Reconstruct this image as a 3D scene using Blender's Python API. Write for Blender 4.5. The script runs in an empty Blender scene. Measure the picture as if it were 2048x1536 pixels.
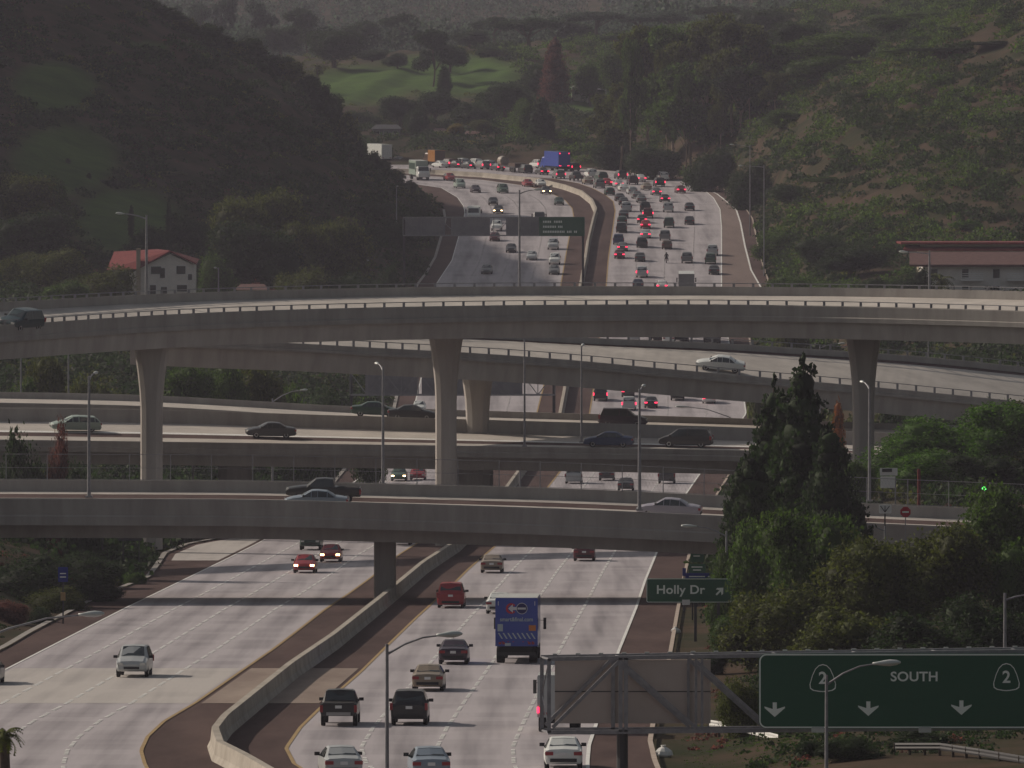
import bpy, math, random
import numpy as np
from mathutils import Vector, Matrix
random.seed(7)
RNG = np.random.default_rng(11)
sc = bpy.context.scene
# ---------------------------------------------------------------- camera, sky, sun, exposure
F, H, YH, CX = 17000.0, 40.0, 260.0, 1024.0      # focal length and horizon in pixels of the 2048 px photo
cam = bpy.data.cameras.new("camera"); co = bpy.data.objects.new("camera", cam)
sc.collection.objects.link(co); sc.camera = co
cam.sensor_fit = 'HORIZONTAL'; cam.sensor_width = 36.0; cam.lens = F / 2048 * 36.0
cam.shift_y = -(768 - YH) / 2048.0
cam.clip_start = 5.0; cam.clip_end = 30000.0
co.location = (0, 0, H); co.rotation_euler = (math.radians(90), 0, 0)
SUN_EL, SUN_AZ = math.radians(29), math.radians(-60)      # azimuth from +Y, negative = to the left
world = bpy.data.worlds.new("World"); sc.world = world; world.use_nodes = True
wn = world.node_tree.nodes; wl = world.node_tree.links
sky = wn.new('ShaderNodeTexSky'); sky.sky_type = 'NISHITA'; sky.sun_disc = False
sky.sun_elevation = SUN_EL; sky.sun_rotation = SUN_AZ; sky.air_density = 1.6; sky.dust_density = 4.0
hs = wn.new('ShaderNodeHueSaturation'); hs.inputs['Saturation'].default_value = 0.5
wl.new(sky.outputs[0], hs.inputs['Color']); wl.new(hs.outputs[0], wn['Background'].inputs[0]); wn['Background'].inputs[1].default_value = 0.06
sun = bpy.data.lights.new("sun", 'SUN'); sun.energy = 4.2; sun.angle = math.radians(0.6); sun.color = (1.0, 0.87, 0.73)
so = bpy.data.objects.new("sun", sun); sc.collection.objects.link(so)
sd = Vector((math.sin(SUN_AZ) * math.cos(SUN_EL), math.cos(SUN_AZ) * math.cos(SUN_EL), math.sin(SUN_EL)))
so.rotation_euler = sd.to_track_quat('Z', 'Y').to_euler(); so.location = (-400, 800, 600)
sc.view_settings.view_transform = 'Standard'; sc.view_settings.look = 'None'
sc.view_settings.exposure = -0.38; sc.view_settings.gamma = 1.0
sc.cycles.max_bounces = 5; sc.cycles.diffuse_bounces = 2; sc.cycles.glossy_bounces = 2
sc.cycles.transparent_max_bounces = 8; sc.cycles.volume_bounces = 0
sc.cycles.use_denoising = True

# ---------------------------------------------------------------- helpers
COL = sc.collection
def P(x, y, Y): return Vector(((x - CX) * Y / F, Y, H - (y - YH) * Y / F))
def X_(x, Y): return (x - CX) * Y / F

def mat(name, c, rough=0.8, c2=None, scale=1.0, spec=0.3, metal=0.0, emit=None, estr=0.0, coord='Object', bump=0.0, detail=6.0, stretch=None, island=0.0, coat=0.0):
    m = bpy.data.materials.new(name); m.use_nodes = True
    nt = m.node_tree; N = nt.nodes; L = nt.links; b = N['Principled BSDF']
    b.inputs['Base Color'].default_value = (*c, 1); b.inputs['Roughness'].default_value = rough
    b.inputs['Specular IOR Level'].default_value = spec; b.inputs['Metallic'].default_value = metal
    b.inputs['Coat Weight'].default_value = coat
    if emit:
        b.inputs['Emission Color'].default_value = (*emit, 1); b.inputs['Emission Strength'].default_value = estr
    if c2 or bump:
        tc = N.new('ShaderNodeTexCoord'); mp = N.new('ShaderNodeMapping'); nz = N.new('ShaderNodeTexNoise')
        L.new(tc.outputs[coord], mp.inputs[0]); L.new(mp.outputs[0], nz.inputs['Vector'])
        if stretch: mp.inputs['Scale'].default_value = stretch
        nz.inputs['Scale'].default_value = scale; nz.inputs['Detail'].default_value = detail; nz.inputs['Roughness'].default_value = 0.65
    if c2:
        r = N.new('ShaderNodeValToRGB'); r.color_ramp.elements[0].position = 0.36; r.color_ramp.elements[1].position = 0.64
        r.color_ramp.elements[0].color = (*c, 1); r.color_ramp.elements[1].color = (*c2, 1)
        L.new(nz.outputs[0], r.inputs[0]); out = r.outputs[0]
        if island:
            g = N.new('ShaderNodeNewGeometry'); mr = N.new('ShaderNodeMapRange'); mx = N.new('ShaderNodeMix'); mx.data_type = 'RGBA'; mx.blend_type = 'MULTIPLY'
            L.new(g.outputs['Random Per Island'], mr.inputs[0]); mr.inputs[3].default_value = 1 - island; mr.inputs[4].default_value = 1 + island
            cmb = N.new('ShaderNodeCombineColor')
            for k in range(3): L.new(mr.outputs[0], cmb.inputs[k])
            mx.inputs[0].default_value = 1.0
            L.new(out, mx.inputs[6]); L.new(cmb.outputs[0], mx.inputs[7]); out = mx.outputs[2]
        L.new(out, b.inputs['Base Color'])
    if bump:
        bp = N.new('ShaderNodeBump'); bp.inputs['Strength'].default_value = bump; bp.inputs['Distance'].default_value = 0.1
        L.new(nz.outputs[0], bp.inputs['Height']); L.new(bp.outputs[0], b.inputs['Normal'])
    return m

class MB:
    def __init__(s): s.v = []; s.f = []; s.uv = None
    def add(s, vs, fs):
        n = len(s.v); s.v += [tuple(v) for v in vs]; s.f += [tuple(i + n for i in f) for f in fs]; return s
    def box(s, x0, x1, y0, y1, z0, z1):
        return s.add([(x0,y0,z0),(x1,y0,z0),(x1,y1,z0),(x0,y1,z0),(x0,y0,z1),(x1,y0,z1),(x1,y1,z1),(x0,y1,z1)],
                     [(0,3,2,1),(4,5,6,7),(0,1,5,4),(1,2,6,5),(2,3,7,6),(3,0,4,7)])
    def bar(s, a, b, r, n=4, r2=None):
        a = Vector(a); b = Vector(b); d = (b - a).normalized(); r2 = r if r2 is None else r2
        u = d.cross(Vector((0, 1, 0)) if abs(d.y) < .9 else Vector((1, 0, 0))).normalized(); w = d.cross(u)
        vs = []
        for q, rr in ((a, r), (b, r2)):
            for k in range(n):
                t = 2 * math.pi * (k + .5) / n
                vs.append(q + u * math.cos(t) * rr + w * math.sin(t) * rr)
        fs = [(k, (k + 1) % n, n + (k + 1) % n, n + k) for k in range(n)] + [tuple(range(n))[::-1], tuple(range(n, 2 * n))]
        return s.add(vs, fs)
    def tube(s, pts, rs, n=6):
        rings = []; pts = [Vector(p) for p in pts]
        for i, p in enumerate(pts):
            d = (pts[min(i + 1, len(pts) - 1)] - pts[max(i - 1, 0)]).normalized()
            u = d.cross(Vector((.1, 1, .05))).normalized(); w = d.cross(u); r = rs[i] if isinstance(rs, (list, tuple)) else rs
            rings.append([p + u * math.cos(2 * math.pi * k / n) * r + w * math.sin(2 * math.pi * k / n) * r for k in range(n)])
        return s.loft(rings)
    def loft(s, rings, closed=True, caps=True):
        n = len(rings[0]); vs = [v for r in rings for v in r]; fs = []
        for i in range(len(rings) - 1):
            for k in range(n if closed else n - 1):
                a = i * n + k; b = i * n + (k + 1) % n
                fs.append((a, b, b + n, a + n))
        if caps and closed: fs += [tuple(range(n))[::-1], tuple(range(len(vs) - n, len(vs)))]
        return s.add(vs, fs)
    def build(s, name, m, parent=None, smooth=False, loc=None):
        me = bpy.data.meshes.new(name); me.from_pydata(s.v, [], s.f); me.update()
        if m: me.materials.append(m)
        if smooth: me.polygons.foreach_set('use_smooth', [True] * len(me.polygons))
        o = bpy.data.objects.new(name, me); COL.objects.link(o)
        if parent: o.parent = parent
        if loc is not None: o.location = loc
        return o

def tag(o, label=None, cat=None, group=None, kind=None):
    if label: o['label'] = label
    if cat: o['category'] = cat
    if group: o['group'] = group
    if kind: o['kind'] = kind
    return o
def empty(name, loc=(0,0,0), label=None, cat=None, group=None):
    o = bpy.data.objects.new(name, None); COL.objects.link(o); o.location = loc; o.empty_display_size = .5
    return tag(o, label, cat, group)
def kids(o): return [c for c in bpy.data.objects if c.parent == o]
KIDS = {}
def copy_tree(o, parent=None):
    c = o.copy(); COL.objects.link(c); c.parent = parent
    if o not in KIDS: KIDS[o] = kids(o)
    ks = KIDS[o]
    for ch in ks: copy_tree(ch, c)
    return c
def text_mesh(txt, size, extr=0.01):
    cu = bpy.data.curves.new('lettering', 'FONT'); cu.body = txt; cu.size = size; cu.align_x = 'CENTER'; cu.align_y = 'CENTER'; cu.extrude = extr; cu.offset = size * 0.02; cu.space_character = 1.04
    o = bpy.data.objects.new('lettering_tmp', cu); COL.objects.link(o)
    bpy.context.view_layer.update()
    me = bpy.data.meshes.new_from_object(o.evaluated_get(bpy.context.evaluated_depsgraph_get()))
    bpy.data.objects.remove(o); return me
def put_text(txt, size, m, parent, x, y, z, sx=1.0):
    me = text_mesh(txt, size); me.name = 'lettering'; me.materials.clear(); me.materials.append(m)
    o = bpy.data.objects.new('lettering', me); COL.objects.link(o); o.parent = parent
    o.location = (x, y, z); o.rotation_euler = (math.radians(90), 0, 0); o.scale = (sx, 1, 1); return o

# ---------------------------------------------------------------- materials
M = {}
M['asphalt'] = mat('brown_asphalt', (.058,.036,.034), .95, (.10,.065,.06), .25, spec=.1, stretch=(1,.15,1))
M['concrete'] = mat('bridge_concrete', (.33,.30,.28), .9, (.43,.40,.375), .55, spec=.15, stretch=(1,1,.14), detail=9)
M['concrete_dk'] = mat('weathered_concrete', (.27,.25,.235), .92, (.35,.33,.31), .6, spec=.12, stretch=(1,1,.2), detail=9)
M['deck'] = mat('deck_concrete', (.42,.39,.36), .92, (.54,.50,.46), .3, spec=.1)
M['barrier'] = mat('median_concrete', (.32,.29,.25), .9, (.45,.41,.36), .4, spec=.1)
M['white_paint'] = mat('white_paint', (.62,.62,.6), .7, (.8,.8,.78), 2.0)
M['yellow_paint'] = mat('yellow_paint', (.28,.19,.09), .8, (.4,.28,.13), 2.0)
M['steel'] = mat('galvanised_steel', (.21,.21,.23), .55, (.3,.3,.32), 3.0, metal=.3)
M['steel_dk'] = mat('dark_steel', (.05,.05,.055), .6)
M['lamp_head'] = mat('lamp_head_grey', (.5,.53,.52), .35, metal=.1, spec=.6)
M['black'] = mat('black_rubber', (.012,.012,.012), .8)
M['glass'] = mat('dark_glass', (.035,.045,.05), .06, spec=.8)
M['rim'] = mat('wheel_alloy', (.35,.35,.36), .35, metal=.6)
M['plate'] = mat('plate_white', (.7,.7,.7), .5)
M['tail_off'] = mat('tail_lamp_red', (.28,.012,.02), .3, spec=.6)
M['tail_on'] = mat('brake_lamp_lit', (.6,.02,.05), .3, emit=(1,.03,.09), estr=4)
M['head_off'] = mat('head_lamp_clear', (.6,.6,.58), .15, spec=.8)
M['head_on'] = mat('head_lamp_lit', (.9,.8,.6), .2, emit=(1,.66,.32), estr=15)
M['trim'] = mat('bumper_trim', (.03,.03,.032), .7)
M['sign_green'] = mat('sign_green', (.010,.085,.045), .6, spec=.4)
M['sign_white'] = mat('sign_white', (.80,.86,.82), .5)
M['sign_blue'] = mat('sign_blue', (.015,.03,.22), .6)
M['sign_back'] = mat('sign_back_panel', (.44,.38,.35), .75, (.50,.44,.41), .4)
M['grey_panel'] = mat('grey_louvre_panel', (.2,.2,.225), .8, (.26,.26,.28), .6)
M['bark'] = mat('bark', (.05,.038,.03), .95, (.09,.07,.055), 3)
M['pale_bark'] = mat('pale_bark', (.3,.24,.19), .9, (.2,.15,.12), 2)
def leafmat(n, a, b, sc_=.35):
    m = mat(n, a, .75, b, sc_, spec=.2, island=.6, coord='Object'); N = m.node_tree.nodes; L = m.node_tree.links; bs = N['Principled BSDF']
    src = bs.inputs['Base Color'].links[0].from_socket; tr = N.new('ShaderNodeBsdfTranslucent'); hs_ = N.new('ShaderNodeHueSaturation'); hs_.inputs['Value'].default_value = 1.8; hs_.inputs['Saturation'].default_value = 1.15
    L.new(src, hs_.inputs['Color']); L.new(hs_.outputs[0], tr.inputs[0]); ms = N.new('ShaderNodeMixShader'); ms.inputs[0].default_value = .32
    L.new(bs.outputs[0], ms.inputs[1]); L.new(tr.outputs[0], ms.inputs[2]); L.new(ms.outputs[0], N['Material Output'].inputs['Surface']); return m
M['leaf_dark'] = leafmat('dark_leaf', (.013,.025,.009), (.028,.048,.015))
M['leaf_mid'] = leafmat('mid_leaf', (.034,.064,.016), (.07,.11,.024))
M['leaf_olive'] = leafmat('olive_leaf', (.042,.054,.015), (.082,.094,.025))
M['leaf_bright'] = leafmat('bright_leaf', (.042,.09,.016), (.072,.135,.026))
M['leaf_yellow'] = leafmat('yellow_leaf', (.12,.10,.03), (.2,.16,.05))
M['leaf_orange'] = leafmat('orange_leaf', (.16,.06,.02), (.26,.11,.04))
M['leaf_red'] = leafmat('russet_leaf', (.09,.042,.035), (.14,.06,.05))
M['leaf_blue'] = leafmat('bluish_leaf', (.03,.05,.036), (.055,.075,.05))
M['stucco'] = mat('white_stucco', (.62,.60,.57), .9, (.72,.69,.66), .8)
M['stucco_tan'] = mat('tan_stucco', (.34,.29,.22), .9, (.42,.36,.28), .8)
M['tile'] = mat('red_roof_tile', (.13,.02,.022), .88, (.19,.035,.034), 1.5)
M['tile_brown'] = mat('brown_shingle', (.10,.05,.047), .9, (.14,.075,.07), 1.5)
M['dirt'] = mat('bare_dirt', (.17,.10,.08), .95, (.24,.16,.13), .5)
M['kerb'] = mat('kerb_concrete', (.36,.29,.24), .9, (.45,.38,.33), .8)

# concrete carriageway: slab joints, tyre darkening per lane (UV: u in lanes, v in metres)
def pavement(name, a, b, lanes_dark=.34):
    m = bpy.data.materials.new(name); m.use_nodes = True; nt = m.node_tree; N = nt.nodes; L = nt.links; bs = N['Principled BSDF']
    bs.inputs['Roughness'].default_value = .85; bs.inputs['Specular IOR Level'].default_value = .2
    uv = N.new('ShaderNodeUVMap'); sp = N.new('ShaderNodeSeparateXYZ'); L.new(uv.outputs[0], sp.inputs[0])
    def math_(op, a_, b_=None):
        n = N.new('ShaderNodeMath'); n.operation = op
        for i, q in enumerate((a_, b_)):
            if q is None: continue
            if isinstance(q, (int, float)): n.inputs[i].default_value = q
            else: L.new(q, n.inputs[i])
        return n.outputs[0]
    fr = math_('FRACT', sp.outputs[0]); d = math_('ABSOLUTE', math_('SUBTRACT', fr, .5)); track = math_('SUBTRACT', 1.0, math_('MULTIPLY', d, 2.2))
    track = math_('MAXIMUM', track, 0.0)
    tc = N.new('ShaderNodeTexCoord'); mp = N.new('ShaderNodeMapping'); mp.inputs['Scale'].default_value = (1.2, .02, 1); L.new(tc.outputs['Object'], mp.inputs[0])
    nz = N.new('ShaderNodeTexNoise'); nz.inputs['Scale'].default_value = 1.0; nz.inputs['Detail'].default_value = 6; L.new(mp.outputs[0], nz.inputs['Vector'])
    nz2 = N.new('ShaderNodeTexNoise'); nz2.inputs['Scale'].default_value = .06; nz2.inputs['Detail'].default_value = 8; L.new(tc.outputs['Object'], nz2.inputs['Vector'])
    slab = math_('FLOOR', math_('DIVIDE', sp.outputs[1], 4.6)); lane = math_('FLOOR', sp.outputs[0])
    cb = N.new('ShaderNodeCombineXYZ'); L.new(slab, cb.inputs[0]); L.new(lane, cb.inputs[1])
    wn_ = N.new('ShaderNodeTexWhiteNoise'); wn_.noise_dimensions = '2D'; L.new(cb.outputs[0], wn_.inputs['Vector'])
    jt = math_('LESS_THAN', math_('FRACT', math_('DIVIDE', sp.outputs[1], 4.6)), .03)
    val = math_('ADD', math_('MULTIPLY', nz.outputs[0], .85), math_('MULTIPLY', nz2.outputs[0], .6))
    val = math_('ADD', val, math_('MULTIPLY', wn_.outputs[0], .16))
    val = math_('SUBTRACT', val, math_('MULTIPLY', track, lanes_dark)); val = math_('SUBTRACT', val, math_('MULTIPLY', jt, .12))
    r = N.new('ShaderNodeValToRGB'); r.color_ramp.elements[0].position = .22; r.color_ramp.elements[1].position = .78
    r.color_ramp.elements[0].color = (*a, 1); r.color_ramp.elements[1].color = (*b, 1); L.new(val, r.inputs[0]); L.new(r.outputs[0], bs.inputs['Base Color'])
    return m
M['pave'] = pavement('freeway_concrete', (.20,.185,.20), (.41,.38,.40))
M['pave_new'] = pavement('bridge_slab_concrete', (.30,.28,.275), (.46,.43,.41), .22)

# ---------------------------------------------------------------- road profile
kn = np.array([(-600,30.1),(0,18.1),(850,1.1),(1000,-.2),(1133,2.7),(1382,16.4),(1545,25),(1750,31.8),(1900,36.2),(2300,42),(6000,60)])
YY = np.arange(-600, 4000, 2.0); ZZ = np.interp(YY, kn[:,0], kn[:,1])
k_ = np.hanning(51); k_ /= k_.sum(); Zs = np.convolve(np.pad(ZZ, 25, 'edge'), k_, 'valid')
def zr(Y): return float(np.interp(Y, YY, Zs))
sel = (YY > 250) & (YY < 1950); yy_t = YH + F * (H - Zs[sel]) / YY[sel]; Yy_t = YY[sel]
o_ = np.argsort(yy_t); yy_t = yy_t[o_]; Yy_t = Yy_t[o_]
def Yr(y): return float(np.interp(y, yy_t, Yy_t))
def line(pts):
    a = np.array(sorted(pts, key=lambda p: p[1]), float); return lambda y: float(np.interp(y, a[:,1], a[:,0]))
L0 = line([(-1100,1950),(-700,1700),(-300,1450),(17,1293),(62,1266),(200,1195),(300,1155),(318,1130),(332,1108),(380,1088),(500,1068),(600,1040),(650,990),(715,910),(785,840),(800,770),(815,680),(825,600),(835,572),(855,545),(872,515),(885,470),(892,440),(888,415),(872,398),(845,385),(780,372),(680,364)])
L1 = line([(-1200,1950),(-712,1700),(-382,1536),(20,1335),(250,1217),(450,1120),(510,1090),(640,1020),(750,930),(810,860),(825,830),(833,795),(842,758),(850,700),(856,620),(866,578),(888,545),(904,521),(917,475),(925,450),(930,425),(927,412),(915,395),(883,376),(800,364),(680,356)])
M1 = line([(760,1950),(450,1700),(330,1590),(292,1530),(284,1502),(297,1474),(330,1443),(393,1406),(482,1344),(549,1298),(608,1253),(649,1221),(697,1189),(744,1155),(800,1109),(853,1076),(905,1030),(990,930),(1072,836),(1092,757),(1106,665),(1121,578),(1126,548),(1133,506),(1139,475),(1148,434),(1145,417),(1131,401),(1103,387),(1055,372),(968,360),(872,353),(791,349),(680,346)])
B0 = line([(1100,1950),(750,1700),(560,1590),(490,1548),(440,1522),(430,1493),(450,1466),(492,1431),(581,1357),(666,1297),(761,1219),(846,1146),(912,1102),(985,1030),(1056,930),(1119,846),(1133,771),(1147,676),(1159,588),(1165,557),(1172,519),(1177,485),(1186,447),(1192,426),(1184,408),(1163,391),(1130,379),(1076,366),(968,355),(872,349),(791,346.5),(680,344)])
M2 = line([(1250,1950),(900,1700),(700,1600),(586,1528),(570,1497),(599,1455),(636,1419),(672,1386),(721,1343),(781,1284),(833,1234),(870,1201),(909,1165),(935,1139),(1005,1079),(1050,1032),(1130,930),(1177,836),(1188,767),(1200,661),(1212,572),(1216,518),(1224,465),(1230,422),(1226,403),(1210,390),(1183,376),(1156,367),(1103,357),(968,350),(872,346),(791,344.5),(680,343)])
R1 = line([(1500,1950),(1230,1700),(1176,1560),(1175,1524),(1178,1491),(1192,1450),(1216,1370),(1237,1303),(1254,1261),(1273,1214),(1290,1162),(1316,1099),(1350,1020),(1405,940),(1470,860),(1492,827),(1486,788),(1459,691),(1453,660),(1443,579),(1443,454),(1440,419),(1427,396),(1407,379),(1379,367),(1356,360),(1293,348),(1200,340),(1100,335),(1000,332),(872,329),(680,326)])
R2 = line([(1540,1950),(1270,1700),(1186,1560),(1184,1524),(1188,1491),(1205,1440),(1225,1370),(1245,1303),(1262,1261),(1281,1214),(1297,1162),(1322,1099),(1356,1020),(1412,940),(1480,860),(1500,827),(1494,788),(1470,691),(1468,660),(1500,605),(1524,579),(1502,540),(1490,493),(1481,446),(1473,421),(1452,402),(1434,388),(1395,371),(1358,359),(1294,347),(1200,338.5),(1100,334),(1000,331),(872,328),(680,325)])
R3 = line([(1850,1950),(1520,1700),(1320,1560),(1306,1524),(1297,1485),(1305,1440),(1325,1370),(1339,1303),(1353,1224),(1365,1160),(1380,1096),(1420,1010),(1470,930),(1530,860),(1535,827),(1526,788),(1500,691),(1495,660),(1520,605),(1541,579),(1520,516),(1504,438),(1477,399),(1441,376),(1402,363),(1358,354),(1298,343),(1200,335),(1100,331),(1000,328),(872,325),(680,322)])
ROWS = np.concatenate([np.arange(322, 460, 1.0), np.arange(460, 1060, 5.0), np.arange(1060, 1950, 6.0)])
XOFF = lambda a, dx: (lambda y: a(y) + dx * F / Yr(y))
def ribbon(name, a, b, dz, m, lanes=1.0, y0=322, y1=1950, label=None, kind='structure', parent=None, div=1):
    rows = [r for r in ROWS if y0 < r < y1]; rows = [y0] + rows + [y1]
    mb = MB(); uvs = []
    for y in rows:
        Y = Yr(y); z = zr(Y) + dz
        for q in range(div + 1):
            t = q / div
            x = X_(a(y) * (1 - t) + b(y) * t, Y); mb.v.append((x, Y, z)); uvs.append((t * lanes, Y))
    n = div + 1
    for i in range(len(rows) - 1):
        for q in range(div):
            k = i * n + q; mb.f.append((k, k + n, k + n + 1, k + 1))
    o = mb.build(name, m, parent)
    ul = o.data.uv_layers.new(name='UVMap')
    idx = np.empty(len(o.data.loops), dtype=np.int32); o.data.loops.foreach_get('vertex_index', idx)
    ul.data.foreach_set('uv', np.array(uvs)[idx].ravel())
    if o.data.polygons[len(o.data.polygons)//2].normal.z < 0: o.data.flip_normals()
    if kind: o['kind'] = kind
    return o
M['slab_tan'] = mat('worn_tan_slab', (.2,.15,.125), .9, (.3,.24,.2), .25, stretch=(1,.2,1))
ribbon('asphalt_shoulder', L0, R3, 0.0, M['asphalt'], y0=330)
ribbon('carriageway', L1, M1, .012, M['pave'], 4.0, y0=349)
ribbon('carriageway', M2, R1, .012, M['pave'], 4.0, y0=329, y1=1950)
M['ramp_tan'] = mat('worn_ramp_pavement', (.155,.115,.105), .9, (.2,.15,.135), .3, stretch=(1,.1,1))
ribbon('exit_lane', XOFF(R1, .15), R2, .008, M['ramp_tan'], y0=372, y1=606)
for a, b in ((XOFF(M1, .3), XOFF(B0, -.4)), (XOFF(B0, .4), XOFF(M2, -.3))):
    ribbon('bridge_slab', a, b, .02, M['slab_tan'], y0=1337, y1=1407)
ribbon('bridge_slab', XOFF(L1, .3), XOFF(M1, -.3), .02, M['pave_new'], 4.0, y0=1337, y1=1407)
ribbon('merge_ramp', XOFF(L0, .8), XOFF(L1, -.5), .010, M['pave_new'], 2.0, y0=1040, y1=1121)
# painted lines
for nm, ln, off, w, m in (('edge_line', L1, 0, .22, 'white_paint'), ('edge_line', R1, 0, .26, 'white_paint'), ('median_line', M1, -.05, .26, 'yellow_paint'), ('median_line', M2, .05, .26, 'yellow_paint')):
    ribbon(nm, XOFF(ln, off - w * .36), XOFF(ln, off + w * .36), .032, M[m], y0=350)
ribbon('edge_line', XOFF(R2, -.14), XOFF(R2, .14), .032, M['white_paint'], y0=385, y1=579)
ribbon('kerb', XOFF(R3, -.05), XOFF(R3, .2), .12, M['kerb'], y0=352)
ribbon('kerb', XOFF(L0, -.35), XOFF(L0, .1), .12, M['concrete_dk'], y0=420)
mk = MB()
for (A, Bn) in ((L1, M1), (M2, R1)):
    for t in (.25, .5, .75):
        Y = 380.0
        while Y < 1640:
            for q in range(4):
                yq = YH + F * (H - zr(Y + q * 1.3)) / (Y + q * 1.3)
                xq = X_(A(yq) * (1 - t) + Bn(yq) * t, Y + q * 1.3); z = zr(Y + q * 1.3) + .036
                r = .10
                mk.box(xq - r, xq + r, Y + q * 1.3 - .3, Y + q * 1.3 + .3, z - .008, z + .004)
            Y += 7.32
o = mk.build('lane_dots', M['white_paint']); o['kind'] = 'structure'
# concrete median wall
def wall_along(name, ln, h, w, m, y0, y1, label, cat):
    rows = [r for r in ROWS if y0 < r < y1]; rings = []
    for i, y in enumerate(rows):
        Y = Yr(y); y2 = rows[min(i + 1, len(rows) - 1)]; yb = rows[max(i - 1, 0)]
        d = Vector((X_(ln(y2), Yr(y2)) - X_(ln(yb), Yr(yb)), Yr(y2) - Yr(yb), 0)).normalized(); n = Vector((-d.y, d.x, 0))
        if n.x < 0: n = -n
        c = Vector((X_(ln(y), Y), Y, zr(Y)))
        rings.append([c + n * (w * .9) + Vector((0,0,-.2)), c + n * w * .45 + Vector((0,0,.3)), c + n * w * .32 + Vector((0,0,h)), c - n * w * .32 + Vector((0,0,h)), c - n * w * .45 + Vector((0,0,.3)), c - n * (w * .9) + Vector((0,0,-.2))])
    o = MB().loft(rings).build(name, m)
    return tag(o, label, cat)
wall_along('median_barrier', B0, .95, .55, M['barrier'], 344, 1700, 'long winding pale concrete median wall dividing the two freeway carriageways', 'barrier')

# ---------------------------------------------------------------- terrain
GX = np.array([-900,0,200,400,550,650,740,800,870,950,1100,1200,1300,1400,1500,1600,1700,1800,1900,2000,2100,2900], float)
def row(Y, **k):
    pts = k['p']; xs = [p[0] for p in pts]; zs = [p[1] for p in pts]; return Y, np.interp(GX, xs, zs)
TR = [row(-400, p=[(0,20),(2100,20)]), row(0, p=[(0,16),(2100,17)]), row(250, p=[(0,12.5),(2100,14.5)]), row(330, p=[(-900,12),(0,11),(1300,11.4),(1500,12),(2100,13.5)]),
 row(400, p=[(-900,12),(0,9.7),(1300,10.0),(1500,10.7),(1700,11.2),(2100,11.6)]), row(440, p=[(-900,12.5),(0,9.2),(1350,9.2),(1500,9.3),(2100,9.6)]), row(500, p=[(-900,13),(0,8.4),(1400,8.0),(1500,8.2),(1700,8.3),(2100,8.8)]),
 row(600, p=[(-900,14),(0,7.9),(300,6.4),(1350,6.4),(1500,7.4),(1700,8.6),(2100,9.5)]), row(640, p=[(-900,14),(0,8.2),(300,5.6),(1350,5.6),(1500,7.6),(1620,9.6),(1760,10.6),(2100,11.5)]),
 row(716, p=[(-900,14),(0,8),(300,4.6),(1400,4.6),(1500,8),(1700,10.5),(2100,14)]), row(800, p=[(-900,14),(0,6),(400,3.5),(1450,3),(1600,5),(1800,7),(2100,9)]),
 row(900, p=[(-900,14),(0,5.5),(300,4),(600,2),(1500,1.5),(1700,3),(1900,5),(2100,7)]), row(1000, p=[(-900,18),(0,8),(300,6),(600,3),(750,.8),(1500,1),(1700,5),(1900,9),(2100,12)]),
 row(1133, p=[(-900,30),(0,14),(300,11),(600,7),(780,3.4),(1520,4),(1700,11),(1900,15.5),(2100,17)]), row(1200, p=[(-900,38),(0,16),(300,13.3),(600,9.5),(800,6.6),(1540,7),(1700,13.5),(1900,16.5),(2100,17.5)]),
 row(1260, p=[(-900,50),(0,19),(300,15.2),(600,13),(800,10.5),(1550,12),(1700,18),(1900,20),(2100,22)]), row(1330, p=[(-900,80),(0,30),(300,23),(500,19),(700,16),(850,14),(1550,16),(1700,25),(1900,31),(2100,34)]),
 row(1400, p=[(-900,122),(0,43),(200,38),(400,31),(600,26),(750,22),(860,18),(1530,20),(1650,29),(1800,36),(2100,43)]), row(1480, p=[(-900,128),(0,57),(200,52),(400,45),(600,38),(750,29.5),(870,22.5),(1520,25),(1600,34),(1750,43),(2100,51)]),  # leftmost heights here and below raised, out of view, to block sun from the hill
 row(1560, p=[(-900,130),(0,78),(250,64.5),(400,58),(540,51),(640,43),(740,33.5),(800,31),(870,26),(1500,28),(1600,38),(1750,48),(1900,56),(2100,63)]),
 row(1620, p=[(-900,128),(0,80),(250,64),(400,53),(540,42),(640,34),(740,28),(870,27),(1450,30),(1550,40),(1650,46),(1800,54),(2100,68)]),
 row(1680, p=[(-900,115),(0,78),(250,58),(400,44),(600,30),(1380,30),(1500,41),(1700,52),(2100,70)]), row(1780, p=[(-900,100),(0,60),(300,40),(600,34),(1200,34.5),(1300,37),(1400,42),(1600,52),(2100,72)]),
 row(1840, p=[(-900,95),(0,55),(600,38),(1000,38),(1200,40),(1300,43),(1400,47),(1700,58),(2100,75)]),
 row(1920, p=[(-900,90),(0,54),(600,44),(1000,43),(1200,43.5),(1400,49),(1700,60),(2100,78)]), row(2000, p=[(-900,90),(0,56),(600,50.5),(1000,50),(1200,50),(1400,54),(1700,64),(2100,80)]),
 row(2100, p=[(-900,90),(0,60),(600,56),(700,57),(1000,58),(1200,60),(1500,66),(2100,84)]), row(2180, p=[(0,62),(600,58),(1000,61),(1200,63),(1500,68),(2100,84)]), row(2400, p=[(0,60),(600,56),(1500,66),(2100,80)]),
 row(2800, p=[(0,75),(600,68),(1000,64),(1500,72),(2100,90)]), row(3300, p=[(0,115),(600,100),(1000,88),(1500,100),(2100,120)]), row(4200, p=[(0,190),(1000,170),(2100,180)]), row(7000, p=[(0,210),(2100,210)])]
TY = np.array([r[0] for r in TR], float); TZ = np.array([r[1] for r in TR])
xs_l = []; 
Ye = np.array([Yr(y) for y in np.arange(331, 1945, 1.0)]); XLe = np.array([X_(L0(y), Yr(y)) for y in np.arange(331, 1945, 1.0)]); XRe = np.array([X_(R3(y), Yr(y)) for y in np.arange(331, 1945, 1.0)])
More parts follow.
